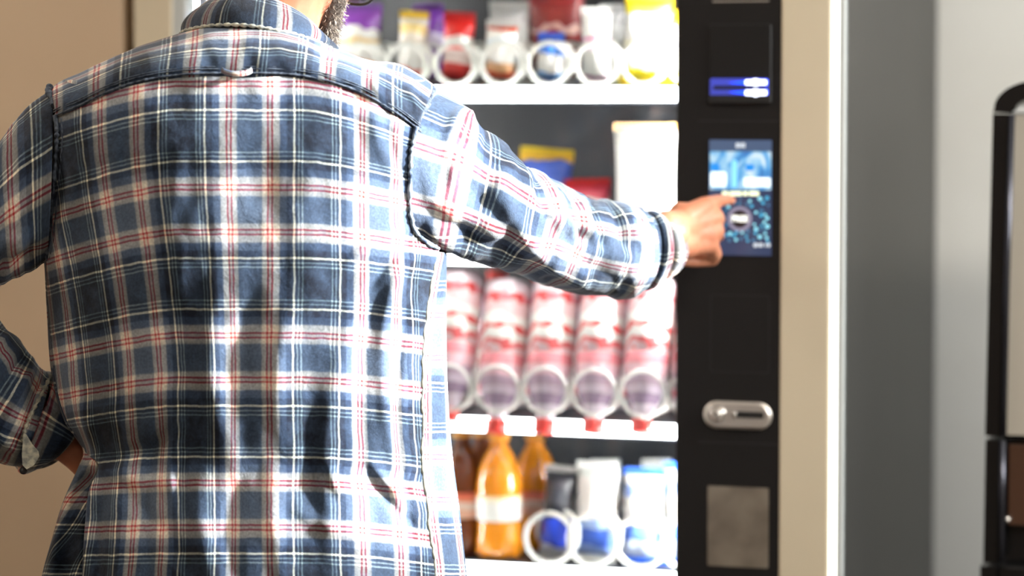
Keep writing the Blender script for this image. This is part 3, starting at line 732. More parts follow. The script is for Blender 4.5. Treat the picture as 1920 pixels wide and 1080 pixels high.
M_dstitch = mat('navy_stitch', srgb(26, 34, 50), .9, noise=(160, srgb(96, 106, 118), .7))
M_pale = mat('frayed_pale_edge', srgb(196, 192, 172), .9, noise=(120, srgb(120, 124, 122), .9))
M_pucker = mat('puckered_seam', srgb(36, 50, 72), .9, noise=(70, srgb(150, 160, 168), .9))
M_cuffshade = mat('cuff_gap_shade', srgb(18, 24, 36), .9)  # near-black navy standing in for the shade inside the rolled cuff
M_skin = mat('skin', srgb(190, 128, 98), .5, spec=.35, noise=(22, srgb(176, 108, 80), .8), bump=(70, .25, .0015), sss=.12)

feet = P(463, 700, 4.12)
man = empty('person', Matrix.Translation((feet.x, 4.12, 0)))
tag(man, 'bearded person in a blue plaid shirt seen from behind, pointing at the touch screen', 'person')
MW = Matrix.Translation((-feet.x, -4.12, 0))
def to_local(V): 
    V = np.asarray(V, float).reshape(-1, 3).copy(); V[:, 0] -= feet.x; V[:, 1] -= 4.12; return V
def pmesh(name, V, Fc, m, parent, smooth=True, uv=None):
    return mesh(name, to_local(V), Fc, m, parent, smooth, uv)
def grid(name, G, UV, m, parent, wrap=False, thick=0.0, off=-1.0):
    nr, nc = G.shape[:2]
    Fc = []
    for i in range(nr-1):
        for j in range(nc if wrap else nc-1):
            k = (j+1) % nc
            Fc.append((i*nc+j, i*nc+k, (i+1)*nc+k, (i+1)*nc+j))
    o = pmesh(name, G.reshape(-1, 3), Fc, m, parent, True, UV.reshape(-1, 2))
    if thick:
        s = o.modifiers.new('thickness', 'SOLIDIFY'); s.thickness = thick; s.offset = off
    return o
def project(G):
    x, y, z = G[..., 0], G[..., 1], G[..., 2]-CAMZ
    f = y*math.cos(PITCH)-z*math.sin(PITCH); u = y*math.sin(PITCH)+z*math.cos(PITCH)
    return 960+FPX*x/f, 540+SHIFT-FPX*u/f
def gnormals(G, wrap=False):
    du = (np.roll(G, -1, 1)-np.roll(G, 1, 1)) if wrap else np.gradient(G, axis=1)
    dv = np.gradient(G, axis=0); n = np.cross(du, dv)
    return n/(np.linalg.norm(n, axis=-1, keepdims=True)+1e-9)
def ridges(px, py, lst):
    d = np.zeros_like(px)
    for x0, y0, x1, y1, w, a in lst:
        L = math.hypot(x1-x0, y1-y0); ux, uy = (x1-x0)/L, (y1-y0)/L
        t = ((px-x0)*ux+(py-y0)*uy)/L; bow = .06*L*np.sin(np.clip(t, 0, 1)*math.pi)
        c = -(px-x0)*uy+(py-y0)*ux - bow
        env = np.where((t > -.15) & (t < 1.15), np.sin(np.clip((t+.15)/1.3, 0, 1)*math.pi)**.8, 0)
        d += a*env*np.exp(-(c/w)**2)
    return d

# ---- outlines measured on the figure
Lb = curve1([(120, 112), (215, 104), (300, 100), (430, 90), (490, 88), (600, 92), (700, 100), (790, 126), (850, 164), (872, 186), (920, 168), (990, 160), (1080, 155), (1200, 150)])
Rb = curve1([(120, 800), (200, 785), (235, 777), (300, 771), (400, 772), (440, 788), (468, 822), (500, 815), (560, 803), (700, 791), (850, 791), (950, 800), (1080, 816), (1200, 824)])
Lo = curve1([(120, 70), (300, 66), (490, 84), (600, 90), (700, 98), (790, 122), (850, 158), (872, 150), (940, 120), (1020, 96), (1080, 80), (1200, 66)])
Ro = curve1([(120, 850), (300, 850), (470, 836), (700, 837), (850, 847), (960, 861), (1080, 874), (1200, 886)])
Seam = curve1([(90, 222), (105, 215), (150, 196), (200, 172), (250, 154), (320, 141), (420, 136), (500, 136), (560, 140), (620, 152), (680, 174), (730, 202), (778, 236), (800, 256)])
Bd = curve1([(120, .122), (160, .136), (300, .166), (500, .166), (700, .156), (850, .150), (1000, .160), (1200, .170)])
YM = 4.105
back_ridges = [
 (772, 425, 640, 505, 13, .007), (780, 450, 690, 545, 10, -.006), (785, 470, 720, 600, 12, .007), (742, 480, 748, 900, 15, .006), (765, 560, 770, 980, 9, -.006),
 (700, 540, 705, 960, 17, -.005), (655, 620, 625, 1090, 20, .006), (590, 700, 600, 1000, 22, -.004), (405, 540, 412, 820, 20, .005), (540, 580, 530, 830, 20, .005), (470, 560, 470, 860, 24, -.004),
 (160, 770, 205, 890, 14, .008), (192, 868, 345, 800, 16, -.006), (195, 880, 330, 905, 16, .005), (215, 885, 300, 985, 17, -.005), (240, 850, 222, 1090, 17, .007), (205, 900, 190, 1100, 13, -.006),
 (300, 800, 285, 1090, 16, -.008), (330, 790, 335, 1000, 14, .006), (120, 600, 160, 800, 12, .006), (108, 640, 128, 760, 9, -.005), (200, 600, 250, 790, 18, -.004),
 (205, 220, 180, 400, 13, .003), (150, 300, 120, 500, 12, .004), (250, 200, 240, 330, 14, -.003), (700, 190, 735, 330, 12, .004), (725, 215, 760, 340, 9, -.004), (660, 180, 690, 300, 14, -.003),
 (380, 880, 395, 1090, 22, .006), (450, 900, 440, 1090, 20, -.005), (520, 880, 540, 1090, 24, .005), (620, 870, 640, 930, 10, .006), (560, 960, 700, 1010, 14, .004), (690, 860, 760, 930, 11, .006), (700, 900, 780, 990, 11, -.006),
 (330, 250, 350, 560, 30, .003), (600, 250, 590, 560, 30, .004)]
def backY(px, py):
    cx = (Lo(py)+Ro(py))/2; a = (Ro(py)-Lo(py))/2
    s = np.clip((px-cx)/a, -1, 1)
    return YM - Bd(py)*np.maximum(0, 1-np.abs(s)**2.15)**.5
def back_disp(px, py):
    d = 1.0*ridges(px, py, back_ridges)
    d += .0012*vnoise(px/55, py/170+4) + .0022*vnoise(px/130+9, py/260) + .0007*vnoise(px/24+3, py/60+8) + .0010*vnoise(px/60+py/45, py/60-px/80)
    d += -.003*np.exp(-((px-470)/48)**2)*sstep(140, 240, py)*(1-sstep(560, 760, py))
    d += .004*(np.exp(-((px-300)/95)**2)+np.exp(-((px-640)/95)**2))*np.exp(-((py-330)/150)**2)
    return d
def vdrop(px, py):
    AL = np.interp(py, [150, 350, 620, 780, 1000], [47, 47, 38, 26, 5]); AR = np.interp(py, [150, 215, 330, 480, 1100], [68, 65, 36, 18, 14])
    return AL*np.maximum(0, (330-px)/200)**1.5 + AR*np.maximum(0, (px-560)/205)**1.7
# ---- back panel
nr, nc = 190, 220
s = np.linspace(0, 1, nc)[None, :]; r = np.linspace(0, 1, nr)[:, None]
px0 = 104+(777-104)*s; top = Seam(px0)-2
py = top+r*(1185-top)
px = Lb(py)+(Rb(py)-Lb(py))*s
py = py + 0*px
Y = backY(px, py)-back_disp(px, py)
G = PA(px, py, Y)
j0 = int(np.argmin(abs(px[60]-470)))
du = np.linalg.norm(np.diff(G, axis=1), axis=2); u = np.concatenate([np.zeros((nr, 1)), np.cumsum(du, 1)], 1)
u0 = np.array([np.interp(470, px[i], u[i]) for i in range(nr)])[:, None]
u = u-u0
u = np.where(u < 0, u*(1+.24*sstep(250, 720, py)), u)
UV = np.stack([.5+u/.190, (py-vdrop(px, py)-257)/277.0], -1)
shirt = grid('shirt', G, UV, M_plaid, man, thick=.0012)
shirt['label'] = 'faded blue plaid flannel shirt with red and cream lines'
# ---- front panels: from the right side seam round the chest to the left side seam
nr2, nc2 = 110, 150
pyv = np.linspace(150, 1190, nr2)[:, None]
cx = (Lo(pyv)+Ro(pyv))/2; a = (Ro(pyv)-Lo(pyv))/2
sR = np.clip((Rb(pyv)-cx)/a, -.99, .99); sL = np.clip((Lb(pyv)-cx)/a, -.99, .99)
t = np.linspace(0, 1, nc2)[None, :]
phR = np.arccos(sR)                      # angle on the back half at the right seam
phL = np.arccos(sL)
ph = phR*(1-t/.16)*(t < .16) + np.where((t >= .16), -(t-.16)/.74*math.pi, 0)*(t < .90) + (-math.pi-(t-.90)/.10*(math.pi-phL))*(t >= .90)
sx = np.cos(ph); back = (np.sin(ph) > 0)
pyg = pyv+0*ph; pxg = cx+a*sx
prof_ = np.maximum(0, 1-np.abs(sx)**2.15)**.5
upper = 1-sstep(150, 420, pyv)*.55
Yg = np.where(back, YM-Bd(pyv)*prof_, YM+(.150-.03*upper)*prof_)
# the right front edge stands slightly behind the seam, the left tail hangs deeper below the hip
Yg = Yg + np.where((t >= .90), .045*sstep(860, 900, pyv)*sstep(.92, 1.0, t), 0) + .004*vnoise(pxg/22, pyg/130) + .004*np.sin(pxg/9.0)*sstep(900, 1050, pyv)*(t > .86)
Yg = Yg + .006*sstep(.16, .0, t)
pxg = pxg - (pyv < 470)*np.sign(sx)*np.maximum(0, np.abs(sx)-.7)*180
G = PA(pxg, pyg, Yg)
du = np.linalg.norm(np.diff(G, axis=1), axis=2); u = np.concatenate([np.zeros((nr2, 1)), np.cumsum(du, 1)], 1)
UV = np.stack([u/.19+.30, (pyg-766)/266.0+0*u], -1)
o = grid('front_panel', G, UV, M_plaid, shirt, thick=.0012)
# ---- yoke over the shoulders
Crest = curve1([(88, 176), (98, 164), (150, 136), (200, 113), (247, 92), (300, 74), (345, 60), (400, 42), (478, 38), (550, 50), (600, 78), (612, 85), (650, 98), (700, 115), (735, 116), (770, 130), (815, 160), (830, 176)])
nc3 = 200; tau = np.concatenate([np.linspace(-.06, 1, 40), np.linspace(1, 1.9, 24)[1:]])[:, None]
_c = np.linspace(0, 1, nc3)[None, :]
pxy = 104+(781-104)*_c
ps = Seam(pxy); pc = Crest(96+(815-96)*_c)
Yb = backY(pxy, ps)-back_disp(pxy, ps)-.0048
Yc = 4.13-.03*np.exp(-((pxy-478)/110.0)**2)
tb = np.clip(tau, -.1, 1)
yp = ps+(pc-ps)*np.sin(tb*math.pi/2); Yk = Yb+(Yc-Yb)*(1-np.cos(tb*math.pi/2))
tf = np.clip(tau-1, 0, 1)
yp = yp+np.sin(tf*math.pi/2)**1.3*75; Yk = Yk+np.sin(np.clip(tf*1.3, 0, 1)*math.pi/2)*.10
_sn = np.sin(np.clip(tau, 0, 1)*math.pi/2)
pxk = (104-8*_sn)+((781+34*_sn)-(104-8*_sn))*_c
lo_ = .0016*vnoise(pxk/26, yp/40) + ridges(pxk, yp, [(690, 120, 720, 185, 10, .004), (735, 125, 770, 200, 9, -.004), (770, 150, 790, 215, 8, .004), (240, 105, 200, 170, 12, .003), (600, 95, 640, 150, 10, -.003), (520, 70, 545, 130, 14, .003), (130, 160, 115, 205, 8, .004), (380, 70, 400, 130, 14, -.002)])
Yk = Yk-lo_*(tau < 1.2)
yp = yp - 900*lo_*sstep(.5, 1, tau)*(tau <= 1.2)*.5
G = PA(pxk, yp, Yk)
dv = np.linalg.norm(np.diff(G, axis=0), axis=2); v = np.concatenate([np.zeros((1, nc3)), np.cumsum(dv, 0)], 0)
# threads: cream cross line near row 93 in the middle
vc = np.interp(93, yp[:40, 90][::-1], v[:40, 90][::-1])
UV = np.stack([(pxk-271-8*sstep(160, 60, yp))/256.0, -(v-vc)/.2-.172], -1)
yoke = grid('yoke', G, UV, M_plaid, shirt, thick=.0016)
# stitched seams lying on the yoke edge
def seam(name, pts, rad, m, parent=None, n=6): 
    V, Fc = tube_geo(pts, rad, n); return pmesh(name, [tuple(v) for v in V], Fc, m, parent or shirt)
xs = np.linspace(100, 790, 160)
for k, (dy, rr, mm) in enumerate(((1.0, .0016, M_dstitch), (-7.0, .0008, M_dstitch), (-11.0, .0008, M_dstitch))):
    sy = Seam(xs)+dy; yy = backY(xs, sy)-back_disp(xs, Seam(xs))-(.0070 if k else .0046)
    seam('yoke_seam', [P(a, b, c) for a, b, c in zip(xs, sy, yy)], [rr*(1+.3*float(vnoise(a/5, k))) for a in xs], mm)
# hanging loop under the yoke
lp = []
for q in np.linspace(0, 1, 14):
    X = 416+56*q; Yp = 131+8*math.sin(q*math.pi)**.7
    lp.append((X, Yp, float(backY(X, 138))-.006-.006*math.sin(q*math.pi)))
LG = np.array([[P(a, b-4+8*k, c-.0015*math.sin(k*math.pi)) for a, b, c in lp] for k in np.linspace(0, 1, 6)])
grid('hanging_loop', LG, np.stack([np.linspace(0.20, .4, 14)[None, :]+np.zeros((6, 1)), np.linspace(.22, .42, 6)[:, None]+np.zeros((1, 14))], -1), M_plaid, shirt, thick=.002)
# right side seam, pale and puckered
ys = np.linspace(474, 1180, 120)
xs2 = Rb(ys)+1.5+1.6*vnoise(ys/9, 3); yy = backY(xs2, ys)-back_disp(xs2, ys)-.001
seam('side_seam', [P(a, b, c) for a, b, c in zip(xs2, ys, yy)], [.0030*(1+.5*float(vnoise(b/7, 1))) for b in ys], M_pale)
# ---- sleeves
def sleeve(name, tops, bots, Ys, ry, n_s, n_a, rid, phase, parent, per=.2, extra=None, m=None, thick=.0012, D0=None):
    tp = catmull(np.column_stack([tops, Ys]), n_s); bt = catmull(np.column_stack([bots, Ys]), n_s); rr = catmull(np.column_stack([ry, ry]), n_s)[:, 0]
    A = PA(tp[:, 0], tp[:, 1], tp[:, 2]); B = PA(bt[:, 0], bt[:, 1], bt[:, 2])
    C = (A+B)/2; Nn = (A-B)/2; T_ = np.gradient(C, axis=0); T_ /= np.linalg.norm(T_, axis=1, keepdims=True)
    D = np.cross(T_, Nn); D /= np.linalg.norm(D, axis=1, keepdims=True)
    D = np.where(D[:, 1:2] > 0, -D, D)
    if D0 is not None:
        wq = (1-sstep(0, .50, np.linspace(0, 1, n_s)))[:, None]; D = D*(1-wq)+np.array(D0)[None]*wq; D /= np.linalg.norm(D, axis=1, keepdims=True)
    D = D*rr[:, None]
    al = np.linspace(0, 2*math.pi, n_a, endpoint=False)[None, :, None]
    G = C[:, None]+Nn[:, None]*np.cos(al)+D[:, None]*np.sin(al)
    nrm = G-C[:, None]; nrm /= np.linalg.norm(nrm, axis=-1, keepdims=True)
    qx, qy = project(G)
    L = np.concatenate([[0], np.cumsum(np.linalg.norm(np.diff(C, axis=0), axis=1))])
    av = al[..., 0]; sv = L[:, None]/.2
    facing = np.clip(np.sin(av)*1.5+.2, 0, 1)
    d = 1.25*ridges(qx, qy, rid)*facing + .0030*vnoise(sv*7+3, np.cos(av)*1.2+5+np.sin(av)*.7) + .0016*vnoise(sv*16, np.cos(av)*2.2+np.sin(av)*2+11)
    rn = 1-np.abs(vnoise(sv*4.2+.55*np.sin(av+.6)*2+2, np.cos(av)*.9+3.3+np.sin(av)*.6))*2
    d = d+.0014*np.clip(rn, -.6, 1)*np.clip(sv*1.2, .2, 1)
    fade = sstep(0, .25, sv)
    G = G+nrm*(d*(.35+.65*fade))[..., None]
    # cloth coordinates: round the arm and along it
    rad = (np.linalg.norm(Nn, axis=1)+rr)/2
    uu = (al[..., 0]-math.pi/2)*rad.mean()/per+phase[0]+0*sv; vv = L[:, None]/per*1.0+phase[1]+0*uu
    uvw = np.stack([uu, vv], -1)
    # repeat the first column so the pattern does not smear over the join
    G = np.concatenate([G, G[:, :1]], 1)
    last = uvw[:, :1].copy(); last[..., 0] += 2*math.pi*rad.mean()/per; uvw = np.concatenate([uvw, last], 1)
    return grid(name, G, uvw, m or M_plaid, parent, thick=thick), C, T_
rt = [(808, 168), (858, 193), (884, 206), (906, 238), (946, 271), (976, 311), (1006, 320), (1052, 346), (1086, 364), (1126, 373), (1164, 380), (1186, 384), (1196, 387)]
rb = [(790, 458), (815, 467), (832, 471), (852, 477), (886, 488), (932, 502), (982, 518), (1026, 536), (1070, 549), (1114, 557), (1152, 558), (1174, 555), (1184, 552)]
rY = [4.100, 4.115, 4.13, 4.15, 4.175, 4.20, 4.225, 4.255, 4.28, 4.305, 4.325, 4.337, 4.343]
rr_ = [.105, .100, .097, .093, .086, .080, .076, .074, .073, .070, .066, .063, .060]
r_rid = [(1072, 372, 1092, 450, 8, -.010), (1045, 350, 1075, 440, 11, .009), (1112, 374, 1132, 460, 7, -.007), (1093, 368, 1115, 450, 8, .007), (978, 312, 1052, 430, 15, .009), (1004, 325, 1030, 420, 9, -.009),
  (862, 200, 850, 330, 14, .004), (890, 215, 880, 340, 12, -.003), (910, 245, 850, 340, 12, .006), (800, 395, 960, 470, 15, -.008), (815, 440, 970, 505, 13, .008), (950, 285, 900, 400, 12, -.005), (930, 330, 1010, 480, 16, .006), (870, 330, 960, 430, 18, -.006),
  (1150, 380, 1180, 470, 9, -.005), (1178, 384, 1212, 480, 9, .005), (1060, 460, 1180, 540, 16, -.004), (1000, 470, 1120, 545, 14, .005), (1030, 400, 1150, 440, 12, .005), (1130, 470, 1200, 480, 12, .004), (800, 250, 830, 420, 18, .003)]
sl, Cr, Tr = sleeve('right_sleeve', rt, rb, rY, rr_, 130, 96, r_rid, (.50, .34), shirt, D0=(-.36, -.93, 0))
l_t = [(97, 168), (48, 206), (0, 264), (-60, 350), (-130, 470), (-185, 600), (-190, 700), (-132, 785), (-66, 832), (0, 866), (40, 874)]
l_b = [(86, 490), (58, 505), (18, 527), (-16, 545), (-34, 558), (-34, 568), (-24, 576), (2, 602), (48, 663), (76, 690), (94, 706)]
lY = [4.115, 4.12, 4.125, 4.13, 4.13, 4.13, 4.13, 4.135, 4.14, 4.15, 4.155]
lr = [.100, .094, .088, .08, .075, .072, .07, .068, .065, .062, .060]
l_rid = [(90, 470, 0, 500, 12, -.008), (80, 440, -20, 470, 14, .006), (95, 200, 40, 330, 14, .004), (60, 420, 10, 520, 10, .006), (20, 620, -40, 720, 9, .007), (45, 665, -10, 760, 8, -.007), (70, 690, 10, 790, 9, .007), (88, 705, 40, 800, 7, -.006), (5, 600, -60, 690, 8, -.006), (-10, 800, 40, 850, 9, .006)]
sl2, Cl, Tl = sleeve('left_sleeve', l_t, l_b, lY, lr, 130, 96, l_rid, (.30, .02), shirt, D0=(.20, -.98, 0))
# the small pucker standing on the left shoulder tip and on the right one
for pts, nm in (([(93, 163, 4.10), (90, 172, 4.085), (97, 182, 4.07), (101, 198, 4.05)], 'shoulder_pucker'), ([(812, 168, 4.10), (806, 186, 4.06), (792, 212, 4.03), (778, 238, 4.01)], 'shoulder_pucker')):
    cc = catmull(np.array(pts), 24); seam(nm, [P(*q) for q in cc], [.0045*(1+.4*float(vnoise(i/2.5, 7))) for i in range(24)], M_dstitch, n=10)
# armhole seams
def arm_seam(pts, off, rad, m):
    cc = catmull(np.array(pts, float), 90); V = []
    for i, (a, b) in enumerate(cc): V.append(P(a+1.2*float(vnoise(i/3, 2)), b, float(backY(a, b)-back_disp(np.array(a), np.array(b)))-off))
    seam('armhole_seam', V, [rad*(1+.5*float(vnoise(i/2.2, 5))) for i in range(90)], m)
arm_seam([(104, 218), (107, 260), (103, 320), (98, 390), (92, 450), (88, 488)], .004, .0032, M_dstitch)
arm_seam([(114, 222), (117, 262), (112, 322), (106, 392), (100, 452), (92, 488)], .002, .0011, M_dstitch)
arm_seam([(780, 238), (772, 280), (769, 330), (769, 385), (776, 425), (796, 452), (822, 466)], .005, .0030, M_pucker)
# ---- cuffs: rolled bands
c1, _, _ = sleeve('right_cuff', [(1216, 414), (1214, 399), (1224, 394), (1236, 400), (1241, 412), (1234, 428)], [(1206, 524), (1203, 543), (1212, 545), (1225, 536), (1231, 524), (1226, 506)],
       [4.347, 4.346, 4.351, 4.356, 4.358, 4.354], [.036, .049, .053, .052, .048, .036], 44, 80, [], (.10, .52), shirt, thick=.003)
cshade, _, _ = sleeve('cuff_shade_tube', [(1160, 408), (1196, 414), (1232, 430)], [(1150, 532), (1186, 525), (1224, 500)], [4.318, 4.337, 4.356], [.040, .038, .036], 16, 48, [], (0, 0), shirt, m=M_cuffshade)  # dark tube added to paint the shaded gap between sleeve and cuff
c2, _, _ = sleeve('left_cuff', [(42, 868), (36, 880), (46, 884), (66, 872), (84, 850), (90, 838)], [(92, 712), (98, 702), (110, 716), (132, 742), (152, 770), (152, 782)],
       [4.152, 4.154, 4.156, 4.16, 4.165, 4.165], [.052, .064, .066, .062, .055, .045], 40, 80, [], (.05, .60), shirt, thick=.003)
cc = catmull(np.array([(97, 702, 4.100), (80, 735, 4.088), (62, 770, 4.086), (47, 805, 4.088), (42, 830, 4.092)]), 40)
seam('cuff_stitch', [P(*q) for q in cc], [.0026*(1+.5*math.sin(i*1.9)) for i in range(40)], M_pale)
# turned-up cuff tab with its button
tb_o = np.array([(44, 812), (41, 850), (42, 872), (50, 880), (64, 872), (74, 856), (72, 846), (60, 832), (50, 815)], float)
V = [P(a, b, 4.083) for a, b in tb_o]+[P(a, b, 4.093) for a, b in tb_o]; n = len(tb_o)
o = pmesh('cuff_tab', [tuple(v) for v in V], [tuple(range(n)), tuple(range(2*n-1, n-1, -1))]+[(i, i+n, (i+1) % n+n, (i+1) % n) for i in range(n)], M_pale, shirt, False)
lathe_b = [(.0001, -.002), (.0055, -.002), (.006, 0), (.0055, .002), (.004, .0012), (.0001, .0012)]
bo = lathe('button', lathe_b, mat('dark_button', srgb(28, 24, 24), .3), shirt, 16)
pb = P(44, 882, 4.10); bo.matrix_parent_inverse = Matrix(); bo.matrix_local = Matrix.Translation((pb.x-feet.x, pb.y-4.12, pb.z)) @ Matrix.Rotation(R(70), 4, 'X')
# ---- collar
cb = catmull(np.array([(395, 128, 4.31), (362, 98, 4.25), (340, 68, 4.185), (354, 56, 4.11), (400, 48, 4.052), (455, 47, 4.030), (512, 55, 4.030), (566, 68, 4.052), (606, 84, 4.10), (632, 104, 4.185), (622, 150, 4.27), (590, 180, 4.32)]), 120)
ct = catmull(np.array([(420, 80, 4.29), (384, 48, 4.235), (372, 18, 4.18), (394, -2, 4.13), (428, -14, 4.098), (468, -16, 4.085), (514, -4, 4.085), (560, 18, 4.10), (596, 52, 4.13), (616, 86, 4.18), (604, 128, 4.25), (575, 158, 4.30)]), 120)
CB = PA(cb[:, 0], cb[:, 1], cb[:, 2]); CT = PA(ct[:, 0], ct[:, 1], ct[:, 2])
cen = np.array(P(500, 30, 4.19))
rows = []
for k in np.linspace(0, 1, 22):
    q = CB*(1-k)+CT*k
    outw = q-cen; outw[:, 2] = 0; outw /= np.linalg.norm(outw, axis=1, keepdims=True)
    q = q+outw*(.012*math.sin(k*math.pi)*.7 - .0*k)[None] if False else q+outw*.010*math.sin(k*math.pi)
    rows.append(q)
# turn over the top and down inside as the neck stand
for k in np.linspace(0.08, 1, 12):
    q = CT*(1-k)+(CB*.9+CT*.1)*k
    outw = q-cen; outw[:, 2] = 0; outw /= np.linalg.norm(outw, axis=1, keepdims=True)
    rows.append(q-outw*(.004+.010*k))
G = np.array(rows)
L = np.concatenate([[0], np.cumsum(np.linalg.norm(np.diff(CB, axis=0), axis=1))]); L -= L[np.argmin(abs(cb[:, 0]-470))]
hv = np.concatenate([[0], np.cumsum(np.linalg.norm(np.diff(G, axis=0), axis=2).mean(1))])
UV = np.stack([(L/.19+.08)[None, :]+0*hv[:, None], (hv/.2-.08)[:, None]+0*L[None, :]], -1)
grid('collar', G, UV, M_plaid, shirt, thick=.002)
oo = CB-cen; oo[:, 2] = 0; oo /= np.linalg.norm(oo, axis=1, keepdims=True)
seam('collar_edge', [Vector(q) for q in CB+oo*.001], [.0026*(1+.45*math.sin(i*2.1)) for i in range(len(CB))], M_pale, n=7)

# ---- body: one continuous surface grown from tapered limbs
BV = []; BF = []
def cap(p0, p1, r0, r1, n=16, sq=None):
    p0 = Vector(p0); p1 = Vector(p1); ax = (p1-p0); L = ax.length; ax.normalize() if L > 1e-6 else None
    if L <= 1e-6: ax = Vector((0, 0, 1))
    rows = []
    for k in range(5): a = -math.pi/2+math.pi/2*k/4.0; rows.append((p0+ax*r0*math.sin(a), r0*math.cos(a)))
    for k in range(5): a = math.pi/2*k/4.0; rows.append((p1+ax*r1*math.sin(a), r1*math.cos(a)))
    t = Vector((0, 0, 1)) if abs(ax.z) < .9 else Vector((1, 0, 0)); nn = ax.cross(t).normalized(); bb = ax.cross(nn)
    base = len(BV)
    for c, r_ in rows:
        for k in range(n):
            an = 2*math.pi*k/n; BV.append(c+(nn*math.cos(an)+bb*math.sin(an))*max(r_, 1e-5))
    for i in range(len(rows)-1):
        for k in range(n): BF.append((base+i*n+k, base+i*n+(k+1) % n, base+(i+1)*n+(k+1) % n, base+(i+1)*n+k))
    BF.append(tuple(base+k for k in range(n-1, -1, -1))); BF.append(tuple(base+(len(rows)-1)*n+k for k in range(n)))
def ell(c, M3, rx, ry, rz, n=20):
    base = len(BV); c = Vector(c)
    for i in range(n+1):
        a = -math.pi/2+math.pi*i/n
        for k in range(n):
            b = 2*math.pi*k/n; rr = max(math.cos(a), 1e-4)
            BV.append(c+M3 @ Vector((rx*rr*math.cos(b), ry*rr*math.sin(b), rz*math.sin(a))))
    for i in range(n):
        for k in range(n): BF.append((base+i*n+k, base+i*n+(k+1) % n, base+(i+1)*n+(k+1) % n, base+(i+1)*n+k))
    BF.append(tuple(base+k for k in range(n-1, -1, -1))); BF.append(tuple(base+n*n+k for k in range(n)))
def flush_body(name, m, parent, voxel, smooth=6):
    global BV, BF
    o = pmesh(name, [tuple(v) for v in BV], BF, m, parent)
    rm = o.modifiers.new('merge', 'REMESH'); rm.mode = 'VOXEL'; rm.voxel_size = voxel; rm.use_smooth_shade = True
    sm = o.modifiers.new('relax', 'SMOOTH'); sm.factor = .5; sm.iterations = smooth
    bpy.context.view_layer.update()
    me = bpy.data.meshes.new_from_object(o.evaluated_get(bpy.context.evaluated_depsgraph_get()))
    o.modifiers.clear(); o.data = me; me.polygons.foreach_set('use_smooth', [True]*len(me.polygons))
    BV = []; BF = []
    return o
# head frame
HC = P(578, -88, 4.19)
hf = Vector((.31, .82, -.46)).normalized(); hr = hf.cross(Vector((0.10, 0, 1))).normalized(); hu = hr.cross(hf).normalized()
H3 = Matrix((hr, hf, hu)).transposed()
def H(x, y, z): return HC + H3 @ Vector((x, y, z))
I3 = Matrix.Identity(3)
# trunk
cxm = P(463, 600, 4.12).x
ell((cxm, 4.125, 1.22), I3, .205, .105, .25); ell((cxm, 4.125, 1.02), I3, .185, .105, .20); ell((cxm, 4.13, .92), I3, .185, .110, .13)
shL = P(150, 250, 4.13); shR = P(760, 260, 4.12)
cap(shL, shR, .055, .055); cap(shL, (cxm, 4.13, 1.33), .05, .09); cap(shR, (cxm, 4.13, 1.33), .05, .09)
# neck leaning to the right, head
nb = P(492, 120, 4.15); nt_ = H(0, -.022, -.07)
cap(nb, nt_, .062, .060); cap(P(478, 170, 4.14), nb, .08, .066)
cap(P(470, 40, 4.13), H(0, -.05, -.04), .045, .05)
cap(P(515, 60, 4.20), H(.0, .01, -.075), .045, .045)
ell(H(0, -.012, .03), H3, .076, .096, .092); ell(H(0, .022, -.03), H3, .064, .075, .085)
cap(H(-.045, .0, -.065), H(-.014, .075, -.098), .024, .02); cap(H(.045, .0, -.065), H(.014, .075, -.098), .024, .02); cap(H(-.01, .078, -.098), H(.01, .078, -.098), .02, .02)
cap(H(.048, -.012, -.035), H(.045, .0, -.068), .022, .022); cap(H(-.048, -.012, -.035), H(-.045, .0, -.068), .022, .022)
cap(H(0, .094, .012), H(0, .112, -.026), .009, .014); cap(H(.012, .100, -.030), H(-.012, .100, -.030), .011, .011)
cap(H(-.03, .084, .026), H(.03, .084, .026), .014, .014)
cap(H(-.02, .087, -.062), H(.02, .087, -.062), .009, .009); cap(H(-.017, .086, -.073), H(.017, .086, -.073), .009, .009)
for sgn in (-1, 1):
    cap(H(sgn*.074, -.008, .022), H(sgn*.083, -.020, .012), .012, .014); cap(H(sgn*.076, -.004, -.004), H(sgn*.081, -.016, .002), .009, .012); cap(H(sgn*.072, .0, -.02), H(sgn*.074, -.004, -.012), .007, .008)
# right arm and pointing hand
elR = P(1030, 440, 4.265); wrR = P(1256, 438, 4.385)
cap(shR, elR, .052, .043); cap(elR, P(1110, 455, 4.295), .040, .042); cap(P(1110, 455, 4.295), P(1190, 462, 4.340), .041, .033); cap(P(1190, 462, 4.340), wrR, .033, .030)
cap(P(1248, 428, 4.382), P(1285, 424, 4.43), .028, .026); cap(P(1250, 452, 4.382), P(1285, 456, 4.43), .027, .026)
mc = {'i': (1322, 386, 4.455), 'm': (1340, 407, 4.462), 'r': (1341, 433, 4.460), 'l': (1331, 458, 4.454)}
for k, w0 in (('i', (1285, 408, 4.425)), ('m', (1284, 424, 4.425)), ('r', (1284, 442, 4.425)), ('l', (1282, 458, 4.425))):
    cap(P(*w0), P(*mc[k]), .021, .0155)
cap(P(1300, 415, 4.448), P(1322, 440, 4.452), .024, .022); cap(P(1290, 456, 4.435), P(1322, 457, 4.452), .018, .017)
def chain(pts, rad):
    for (a, b, r0, r1) in zip(pts[:-1], pts[1:], rad[:-1], rad[1:]): cap(P(*a), P(*b), r0, r1, 14)
chain([mc['i'], (1346, 377, 4.492), (1361, 375, 4.520), (1372, 376, 4.537)], [.0150, .0108, .0092, .0072])
chain([mc['m'], (1347, 412, 4.500), (1318, 418, 4.520), (1302, 420, 4.500)], [.0150, .0115, .0095, .0085])
chain([mc['r'], (1346, 442, 4.498), (1316, 446, 4.516), (1300, 446, 4.494)], [.0145, .0110, .0095, .0085])
